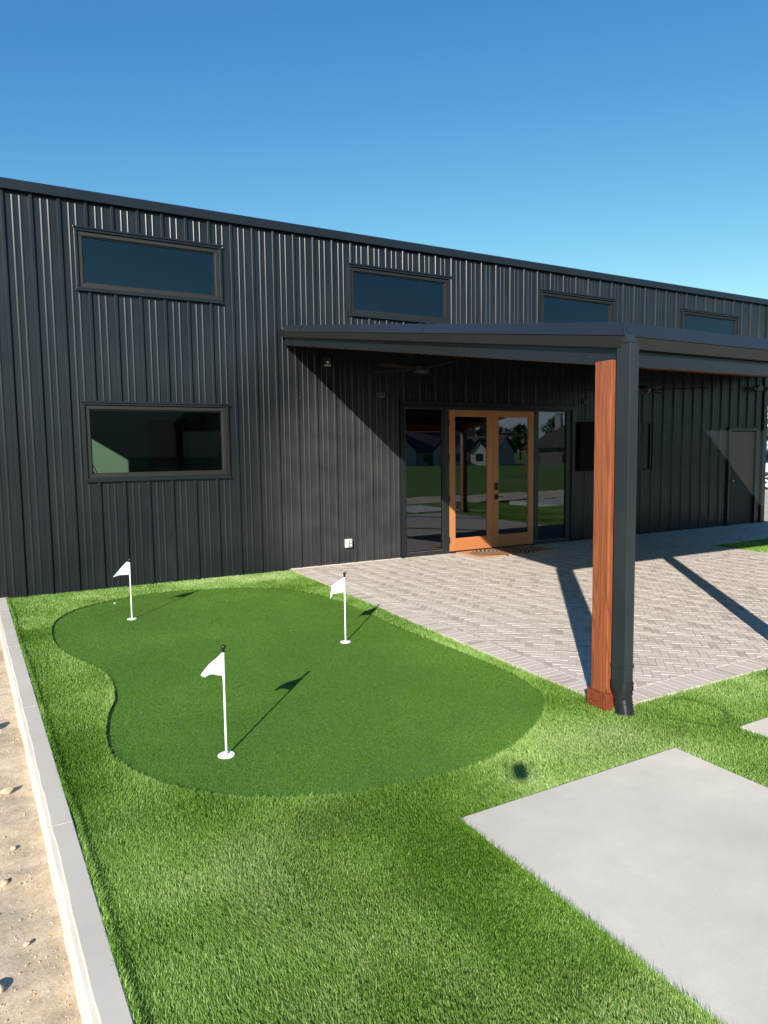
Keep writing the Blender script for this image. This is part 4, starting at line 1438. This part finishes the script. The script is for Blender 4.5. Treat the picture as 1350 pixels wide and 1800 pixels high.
# ------------------------------------------------------------------ rocks in the dirt
def rock(x, y, s, label, seed, g='loose rocks in the dirt beside the kerb'):
    rr2 = random.Random(seed)
    bm = bmesh.new(); bmesh.ops.create_icosphere(bm, subdivisions=3, radius=1)
    offs = [Vector((rr2.uniform(-1, 1), rr2.uniform(-1, 1), rr2.uniform(-1, 1))).normalized() for _ in range(9)]
    cut = [rr2.uniform(.55, .9) for _ in range(9)]
    for v_ in bm.verts:
        for o_, c_ in zip(offs, cut):
            d_ = v_.co.dot(o_)
            if d_ > c_: v_.co -= o_ * (d_ - c_)
        v_.co *= 1 + rr2.uniform(-.03, .03)
        v_.co.z *= 0.65
    me = bpy.data.meshes.new('rock'); bm.to_mesh(me); bm.free(); me.materials.append(M_rock)
    o = bpy.data.objects.new('rock', me); COL.objects.link(o); o.location = (x, y, -0.085 + s * .25); o.scale = (s, s * rr2.uniform(.7, 1.2), s)
    o.rotation_euler = (0, 0, rr2.uniform(0, 6))
    tag(o, label, 'rock', g)


rock(-0.225, -5.40, 0.035, 'orange-brown rock against the kerb, largest in the dirt strip', 1)
rock(-0.31, -4.35, 0.05, 'pale rock at the left picture edge beside the upper kerb joint', 2)
rock(-0.245, -6.30, 0.022, 'small tan rock beside the kerb below the middle joint', 3)
rock(-0.27, -6.95, 0.028, 'grey white rock at the lower left picture corner', 4)
rock(-0.205, -6.02, 0.014, 'pebble close to the kerb next to its middle joint', 5)
rock(-0.17, -6.75, 0.012, 'pebble close to the kerb near the bottom left corner', 6)
# gravel: uncountable small stones
q = MB()
for k in range(2600):
    y = random.uniform(-9.5, -0.2); x = kerb_out(y) - 0.02 - abs(random.gauss(0, 0.35))
    s = random.uniform(.0018, .0055)
    z = -0.088 + float((vnoise(np.array([x]), np.array([y]), 0.6, 1)[0] - .5) * .024 + (vnoise(np.array([x]), np.array([y]), 0.17, 2)[0] - .5) * .020)
    q.add([(x + s * random.uniform(.7, 1.3) * a, y + s * random.uniform(.7, 1.3) * b_, z + s * c_) for a, b_, c_ in ((1, 0, 0), (0, 1, 0), (-1, 0, 0), (0, -1, 0), (0, 0, 1), (0, 0, -1))],
          [(0, 1, 4), (1, 2, 4), (2, 3, 4), (3, 0, 4), (1, 0, 5), (2, 1, 5), (3, 2, 5), (0, 3, 5)])
tag(q.build('gravel', M_rock, recalc=False), 'fine gravel scattered over the sandy dirt outside the kerb', 'gravel', kind='stuff')

# ------------------------------------------------------------------ drone (its shadow falls on the turf)
tt = 4.02
D0 = Vector((2.171, -6.747, 0)) + sv * tt
dr = empty('camera_drone', D0, -0.5055)
tag(dr, 'small grey quadcopter hovering above the lawn, its shadow on the turf by the pad', 'drone')
M_drone = simple('drone_grey', (0.25, 0.25, 0.26), 0.45)
q = MB(); q.box(-.036, .036, -.055, .057, -.026, .026)
o = q.build('body', M_drone, dr, bevel=0.012); o.matrix_parent_inverse = Matrix()
for sx, sy in ((1, 1), (-1, 1), (1, -1), (-1, -1)):
    q = MB(); q.tube([(.025 * sx, .04 * sy, 0), (.075 * sx, .06 * sy, .006)], 0.0035, 10); q.tube([(.075 * sx, .06 * sy, -.008), (.075 * sx, .06 * sy, .016)], 0.006, 12)
    o = q.build('arm', M_drone, dr); o.matrix_parent_inverse = Matrix()
    q = MB(); a = 0.6 * sx + 1.1 * sy
    q.obox((.075 * sx, .06 * sy, .024), (.048 * math.cos(a), .048 * math.sin(a), 0), (-.0022 * math.sin(a), .0022 * math.cos(a), 0), (0, 0, .0008))
    o = q.build('propeller', M_black, dr); o.matrix_parent_inverse = Matrix()
q = MB(); q.sphere((0, .055, -.016), .013, 12, 8); o = q.build('camera_head', M_black, dr); o.matrix_parent_inverse = Matrix()

# ------------------------------------------------------------------ parked car at the far right
M_carwhite = simple('white_car_paint', (0.72, 0.73, 0.75), 0.2); M_carwhite.node_tree.nodes['Principled BSDF'].inputs['Coat Weight'].default_value = 1.0
M_carglass = simple('teal_car_glass', (0.02, 0.09, 0.11), 0.05, spec=1.0)  # teal of the reflection is put into the glass base colour
M_tyre = simple('tyre_rubber', (0.015, 0.015, 0.016), 0.8, bmp=0.3)
M_rim = simple('alloy_rim', (0.75, 0.75, 0.77), 0.25, metal=0.6)
M_lampred = simple('red_lamp', (0.4, 0.01, 0.01), 0.2); M_lampw = simple('clear_lamp', (0.7, 0.7, 0.7), 0.1)


def car():
    r = empty('parked_car', (0, 0, 0))
    tag(r, 'white car with windows coloured with a teal reflection parked beyond the right end of the building', 'car')
    Wd = 0.90
    prof = [(-2.25, .42), (-2.22, .75), (-2.05, .95), (-1.0, 1.06), (2.05, 1.08), (2.25, .95), (2.30, .60), (2.26, .40)]
    q = MB()
    def arch(cx, r_=0.37, n=9):
        return [(cx + r_ * math.cos(math.pi * k / n), .33 + r_ * math.sin(math.pi * k / n) * 1.0) for k in range(n + 1)]
    low = [(2.26, .30)] + arch(1.38) + arch(-1.38) + [(-2.25, .30)]
    poly = prof[::1]
    side = [(-2.25, .42), (-2.22, .75), (-2.05, .95), (-1.0, 1.06), (2.05, 1.08), (2.25, .95), (2.30, .60)] + low
    bm = bmesh.new()
    secs = []
    for yy, sc in ((-Wd, 1.0), (Wd, 1.0)):
        secs.append([bm.verts.new((x_, yy, z_)) for x_, z_ in side])
    n = len(side)
    bm.faces.new(secs[0]); bm.faces.new(list(reversed(secs[1])))
    for i in range(n): bm.faces.new((secs[0][i], secs[1][i], secs[1][(i + 1) % n], secs[0][(i + 1) % n]))
    bmesh.ops.recalc_face_normals(bm, faces=bm.faces)
    me = bpy.data.meshes.new('body'); bm.to_mesh(me); bm.free(); me.materials.append(M_carwhite)
    o = bpy.data.objects.new('body', me); link(o, r); bv = o.modifiers.new('bevel', 'BEVEL'); bv.width = .06; bv.segments = 3; bv.limit_method = 'ANGLE'
    q = MB()   # greenhouse, tapering inwards
    b_ = [(-1.05, 1.05), (2.10, 1.07)]; t_ = [(-0.25, 1.60), (1.85, 1.62)]
    q.hexa([(b_[0][0], -.86, b_[0][1]), (b_[1][0], -.86, b_[1][1]), (b_[1][0], .86, b_[1][1]), (b_[0][0], .86, b_[0][1])],
           [(t_[0][0], -.66, t_[0][1]), (t_[1][0], -.66, t_[1][1]), (t_[1][0], .66, t_[1][1]), (t_[0][0], .66, t_[0][1])])
    q.build('window', M_carglass, r, bevel=.03)
    q = MB(); q.hexa([(-.30, -.68, 1.60), (1.90, -.68, 1.62), (1.90, .68, 1.62), (-.30, .68, 1.60)], [(-.18, -.62, 1.66), (1.82, -.62, 1.67), (1.82, .62, 1.67), (-.18, .62, 1.66)])
    q.build('roof', M_carwhite, r, bevel=.02)
    for x_ in (.75, ):
        for sy in (-1, 1):
            q = MB(); q.hexa([(x_, sy * .865, 1.06), (x_ + .08, sy * .865, 1.06), (x_ + .08, sy * .84, 1.06), (x_, sy * .84, 1.06)], [(x_, sy * .672, 1.61), (x_ + .08, sy * .672, 1.61), (x_ + .08, sy * .65, 1.61), (x_, sy * .65, 1.61)])
            q.build('pillar', M_black, r)
    for sx in (-1.38, 1.38):
        for sy in (-1, 1):
            q = MB(); y0_, y1_ = sy * .70, sy * .91
            q.tube([(sx, y0_, .335), (sx, y0_ + sy * .03, .335), (sx, y1_ - sy * .03, .335), (sx, y1_, .335)], [.30, .335, .335, .29], 32)
            wh = q.build('wheel', M_tyre, r)
            q = MB(); q.tube([(sx, y1_ - sy * .02, .335), (sx, y1_ + sy * .004, .335)], [.235, .235], 28)
            q.build('rim_dish', M_black, wh)
            q = MB()
            for k in range(28):
                a = 2 * math.pi * k / 28; a2 = 2 * math.pi * (k + 1) / 28
                q.hexa([(sx + .215 * math.cos(a), y1_ - sy * .0, .335 + .215 * math.sin(a)), (sx + .24 * math.cos(a), y1_, .335 + .24 * math.sin(a)), (sx + .24 * math.cos(a2), y1_, .335 + .24 * math.sin(a2)), (sx + .215 * math.cos(a2), y1_, .335 + .215 * math.sin(a2))],
                       [(sx + .215 * math.cos(a), y1_ + sy * .014, .335 + .215 * math.sin(a)), (sx + .24 * math.cos(a), y1_ + sy * .014, .335 + .24 * math.sin(a)), (sx + .24 * math.cos(a2), y1_ + sy * .014, .335 + .24 * math.sin(a2)), (sx + .215 * math.cos(a2), y1_ + sy * .014, .335 + .215 * math.sin(a2))])
            for k in range(5):
                a = 2 * math.pi * k / 5 + .3
                for da in (-.17, .17):
                    c_ = Vector((math.cos(a + da * .5), 0, math.sin(a + da * .5)))
                    e_ = Vector((math.cos(a + da), 0, math.sin(a + da)))
                    p0 = Vector((sx, y1_ + sy * .012, .335)) + c_ * .03; p1 = Vector((sx, y1_ + sy * .012, .335)) + e_ * .225
                    dd = (p1 - p0) / 2; ss = Vector((-dd.z, 0, dd.x)).normalized() * .017
                    q.obox((p0 + p1) / 2, dd, ss, (0, .008, 0))
            q.build('rim', M_rim, wh, recalc=True)
            q = MB()  # black wheel-arch cladding
            for k in range(12):
                a = math.pi * k / 12; a2 = math.pi * (k + 1) / 12
                f = lambda rr3, aa, yy: (sx + rr3 * math.cos(aa), yy, .33 + rr3 * math.sin(aa))
                q.hexa([f(.36, a, sy * .905), f(.42, a, sy * .905), f(.42, a2, sy * .905), f(.36, a2, sy * .905)], [f(.36, a, sy * .93), f(.42, a, sy * .925), f(.42, a2, sy * .925), f(.36, a2, sy * .93)])
            q.build('wheel_arch', M_black, r)
    for sy in (-1, 1):
        q = MB(); q.obox((-2.20, sy * .68, .82), (.05, 0, 0), (0, .16, 0), (0, 0, .07)); q.build('headlight', M_lampw, r, bevel=.02)
        q = MB(); q.obox((2.24, sy * .74, .92), (.05, 0, 0), (0, .10, 0), (0, 0, .10)); q.build('tail_light', M_lampred, r, bevel=.02)
        q = MB(); q.obox((-.72, sy * .97, 1.12), (.06, 0, 0), (0, .09, 0), (0, 0, .06)); q.build('mirror', M_black, r, bevel=.02)
    q = MB(); q.box(-2.28, 2.28, -.91, .91, .24, .30); q.build('sill', M_black, r)
    return r


cr = car()
# rear wheel (local 1.38, -0.9) should stand near world (27.0, 7.35)
th_ = math.radians(-52.0)
lx_, ly_ = 1.38, -0.80
wxp, wyp = 27.05, 7.30
cr.location = (wxp - (lx_ * math.cos(th_) - ly_ * math.sin(th_)), wyp - (lx_ * math.sin(th_) + ly_ * math.cos(th_)), -0.012)
cr.rotation_euler = (0, 0, th_)

# slatted carport roof beyond the corner
r = empty('slatted_carport', (22, 9, 0)); tag(r, 'dark carport with open horizontal roof slats beyond the right corner of the building', 'carport')
q = MB()
for k in range(9):
    q = MB(); q.box(17.2, 27.0, 3.0 + k * 0.95, 3.0 + k * 0.95 + 0.5, 3.55, 3.75)
    q.build('roof_slat', M_trim, r)
for x_ in (17.3, 26.8):
    for y_ in (3.1, 11.0):
        q = MB(); q.box(x_, x_ + .12, y_, y_ + .12, -0.05, 3.36); q.build('post', M_trim, r)
    q = MB(); q.box(x_, x_ + .12, 3.0, 11.2, 3.36, 3.549); q.build('beam', M_trim, r)


# ------------------------------------------------------------------ far houses
M_cream = simple('cream_render', (0.46, 0.43, 0.36), 0.85, var=0.08); M_stone = simple('brown_stone', (0.20, 0.17, 0.14), 0.9, var=0.3)
M_shingle = simple('dark_shingle', (0.055, 0.05, 0.048), 0.9, var=0.25, vscale=1.0, bmp=0.5, bscale=6)
M_hglass = simple('house_glass', (0.02, 0.025, 0.03), 0.08)


def house(x, y, z, rz, L, W_, hw, hr, label, wallm, chimney=None, gable_front=True, hip=False):
    r = empty('house', (x, y, z), rz); tag(r, label, 'house', 'houses beyond the field')
    def put(q, nm, m, par=None, bevel=0):
        o = q.build(nm, m, None, bevel=bevel); o.parent = par or r; return o
    q = MB(); q.box(-L / 2, L / 2, -W_ / 2, W_ / 2, 0, hw)
    if not hip: q.prism([(-W_ / 2, hw), (W_ / 2, hw), (0, hw + hr - .1)], 'x', -L / 2, L / 2)
    wl_ = put(q, 'wall', wallm)
    q = MB(); e = .5
    if hip:
        q.add([(-L / 2 - e, -W_ / 2 - e, hw), (L / 2 + e, -W_ / 2 - e, hw), (L / 2 + e, W_ / 2 + e, hw), (-L / 2 - e, W_ / 2 + e, hw), (-L / 2 + W_ / 2, 0, hw + hr), (L / 2 - W_ / 2, 0, hw + hr)],
              [(0, 1, 5, 4), (1, 2, 5), (2, 3, 4, 5), (3, 0, 4), (0, 3, 2, 1)])
    else:
        q.prism([(-W_ / 2 - e, hw - .3), (0, hw + hr), (W_ / 2 + e, hw - .3), (W_ / 2 + e, hw - .1), (0, hw + hr + .25), (-W_ / 2 - e, hw - .1)], 'x', -L / 2 - e, L / 2 + e)
    if gable_front:
        for gx_ in (-L * .28, L * .22):
            gw = W_ * .34
            q.prism([(gx_ - gw, hw - .2), (gx_, hw + hr * .8), (gx_ + gw, hw - .2), (gx_ + gw, hw), (gx_, hw + hr * .8 + .25), (gx_ - gw, hw)], 'y', 0, W_ / 2 + 2.2)
    rf = put(q, 'roof', M_shingle)
    if gable_front:
        for gx_ in (-L * .28, L * .22):
            gw = W_ * .30
            q = MB(); q.prism([(gx_ - gw, 0), (gx_ + gw, 0), (gx_ + gw, hw), (gx_, hw + hr * .68), (gx_ - gw, hw)], 'y', W_ / 2 + .01, W_ / 2 + 1.8)
            put(q, 'front_gable', M_cream)
            q = MB(); q.box(gx_ - .8, gx_ + .8, W_ / 2 + 1.81, W_ / 2 + 1.86, .9, 2.4); put(q, 'window', M_hglass)
    if chimney:
        q = MB(); q.box(chimney - .5, chimney + .5, -.5, .5, hw, hw + hr + 1.3); q.box(chimney - .6, chimney + .6, -.6, .6, hw + hr + 1.3, hw + hr + 1.5)
        put(q, 'chimney', M_cream, rf)
    for k in range(3):
        wx_ = -L * .38 + k * L * .36
        q = MB(); q.box(wx_ - .7, wx_ + .7, W_ / 2 + .02, W_ / 2 + .07, .9, 2.3); put(q, 'window', M_hglass)
    q = MB(); q.box(-.5 + L * .02, .5 + L * .02, W_ / 2 + .02, W_ / 2 + .08, 0, 2.2); put(q, 'door', M_black)
    return r


toward = math.atan2(-75, 95)   # front faces the lawn
def face(x, y): return math.atan2(-9 - y, 0 - x) - math.pi / 2
house(81.5, -117, -1.2, face(81, -117), 19, 10, 3.0, 4.4, 'cream gabled house with a chimney beyond the field, seen in the left sidelight', M_cream, chimney=-3)
house(88, -106, -1.2, face(88, -106) + .5, 10, 7, 2.8, 3.0, 'small pale gabled house between the two larger ones beyond the field', M_cream)
house(88.5, -79, -1.2, face(88, -79) + .25, 16, 12, 3.3, 4.6, 'dark roofed brown house nearest on the right beyond the field', M_stone, chimney=-4.2, gable_front=False, hip=True)
house(60, -125, -1.2, face(60, -125), 15, 9, 3.0, 4.0, 'stone house with a plain roof farthest left beyond the field', M_stone, gable_front=False)


# ------------------------------------------------------------------ trees
def leaf_mat(c1, c2):
    m, nt, nd, lk, p = mat('foliage')
    geo = N(nt, 'ShaderNodeNewGeometry')
    c = ramp(nt, geo.outputs['Random Per Island'], [(0, c1), (1, c2)])
    lk.new(c, p.inputs['Base Color']); p.inputs['Roughness'].default_value = .7
    tl = N(nt, 'ShaderNodeBsdfTranslucent'); lk.new(c, tl.inputs[0])
    mx = N(nt, 'ShaderNodeMixShader'); mx.inputs[0].default_value = .2
    lk.new(p.outputs[0], mx.inputs[1]); lk.new(tl.outputs[0], mx.inputs[2]); lk.new(mx.outputs[0], nd['Material Output'].inputs[0])
    return m


M_leaf = leaf_mat((0.030, 0.065, 0.014), (0.075, 0.125, 0.028)); M_bark = simple('bark', (0.09, 0.065, 0.045), 0.95, var=.3, bmp=.6, bscale=15)


def tree_proto(seed, h=9.0, cr_=3.6):
    rr4 = random.Random(seed)
    t = empty('tree', (0, 0, 0))
    q = MB()
    q.tube([(0, 0, 0), (.1, 0, h * .2), (0, .1, h * .45), (.05, 0, h * .75)], [.26, .2, .14, .05], 10)
    cl = []
    for k in range(11):
        a = rr4.uniform(0, 6.28); z_ = h * rr4.uniform(.28, .92); rr5 = cr_ * rr4.uniform(.25, .85) * math.sin(min(1, (1.05 - z_ / h) * 2.2) * 1.57)
        e = Vector((rr5 * math.cos(a), rr5 * math.sin(a), z_))
        q.tube([(0, 0, z_ * .6), tuple(e * .5 + Vector((0, 0, z_ * .35))), tuple(e)], [.09, .06, .02], 6)
        cl.append((e, cr_ * rr4.uniform(.28, .5)))
    q.build('trunk', M_bark, t)
    q = MB()
    for e, s in cl:
        for k in range(230):
            d = Vector((rr4.gauss(0, 1), rr4.gauss(0, 1), rr4.gauss(0, .8))).normalized() * s * rr4.uniform(.45, 1.05)
            c = e + d
            u = Vector((rr4.gauss(0, 1), rr4.gauss(0, 1), rr4.gauss(0, 1))).normalized(); v_ = u.orthogonal().normalized()
            w_ = rr4.uniform(.16, .34)
            q.add([c - u * w_, c + v_ * w_ * .6, c + u * w_, c - v_ * w_ * .6], [(0, 1, 2, 3)])
    q.build('crown', M_leaf, t, recalc=False)
    return t


def dup(root, loc, rz, sc):
    r_ = root.copy(); COL.objects.link(r_); r_.location = loc; r_.rotation_euler = (0, 0, rz); r_.scale = (sc, sc, sc)
    for ch in list(root.children):
        c = ch.copy(); COL.objects.link(c); c.parent = r_; c.matrix_parent_inverse = Matrix()
    return r_


protos = [tree_proto(s, h=9 + s % 3, cr_=3.4 + .4 * (s % 2)) for s in (3, 4, 5)]
spots = []
# tree line behind the houses (seen mirrored in the door glass)
for k in range(44):
    t = k / 43
    x_ = 75 + 125 * t ** .75 + random.uniform(-3, 3); y_ = -250 + 165 * t + random.uniform(-4, 4)
    spots.append((x_, y_, random.uniform(.95, 1.3), 0))
# trees beyond the drive on the right
for k in range(9):
    x_ = 58 + k * 6.0 + random.uniform(-1.5, 1.5); y_ = 54 - k * 6.4 + random.uniform(-1.5, 1.5)
    spots.append((x_, y_, random.uniform(.75, 1.0), 1))
first = [True] * 3
for i, (x_, y_, s, side) in enumerate(spots):
    k = i % 3
    if first[k]:
        o = protos[k]; first[k] = False
        o.location = (x_, y_, float(ground_z(x_, y_))); o.scale = (s, s, s)
    else:
        o = dup(protos[k], (x_, y_, float(ground_z(x_, y_))), random.uniform(0, 6.28), s)
    if side == 0: tag(o, 'broad dark green tree in the tree line behind the houses across the field', 'tree', 'trees behind the far houses')
    else: tag(o, 'green leafy tree in the row beyond the concrete drive', 'tree', 'trees beyond the drive')
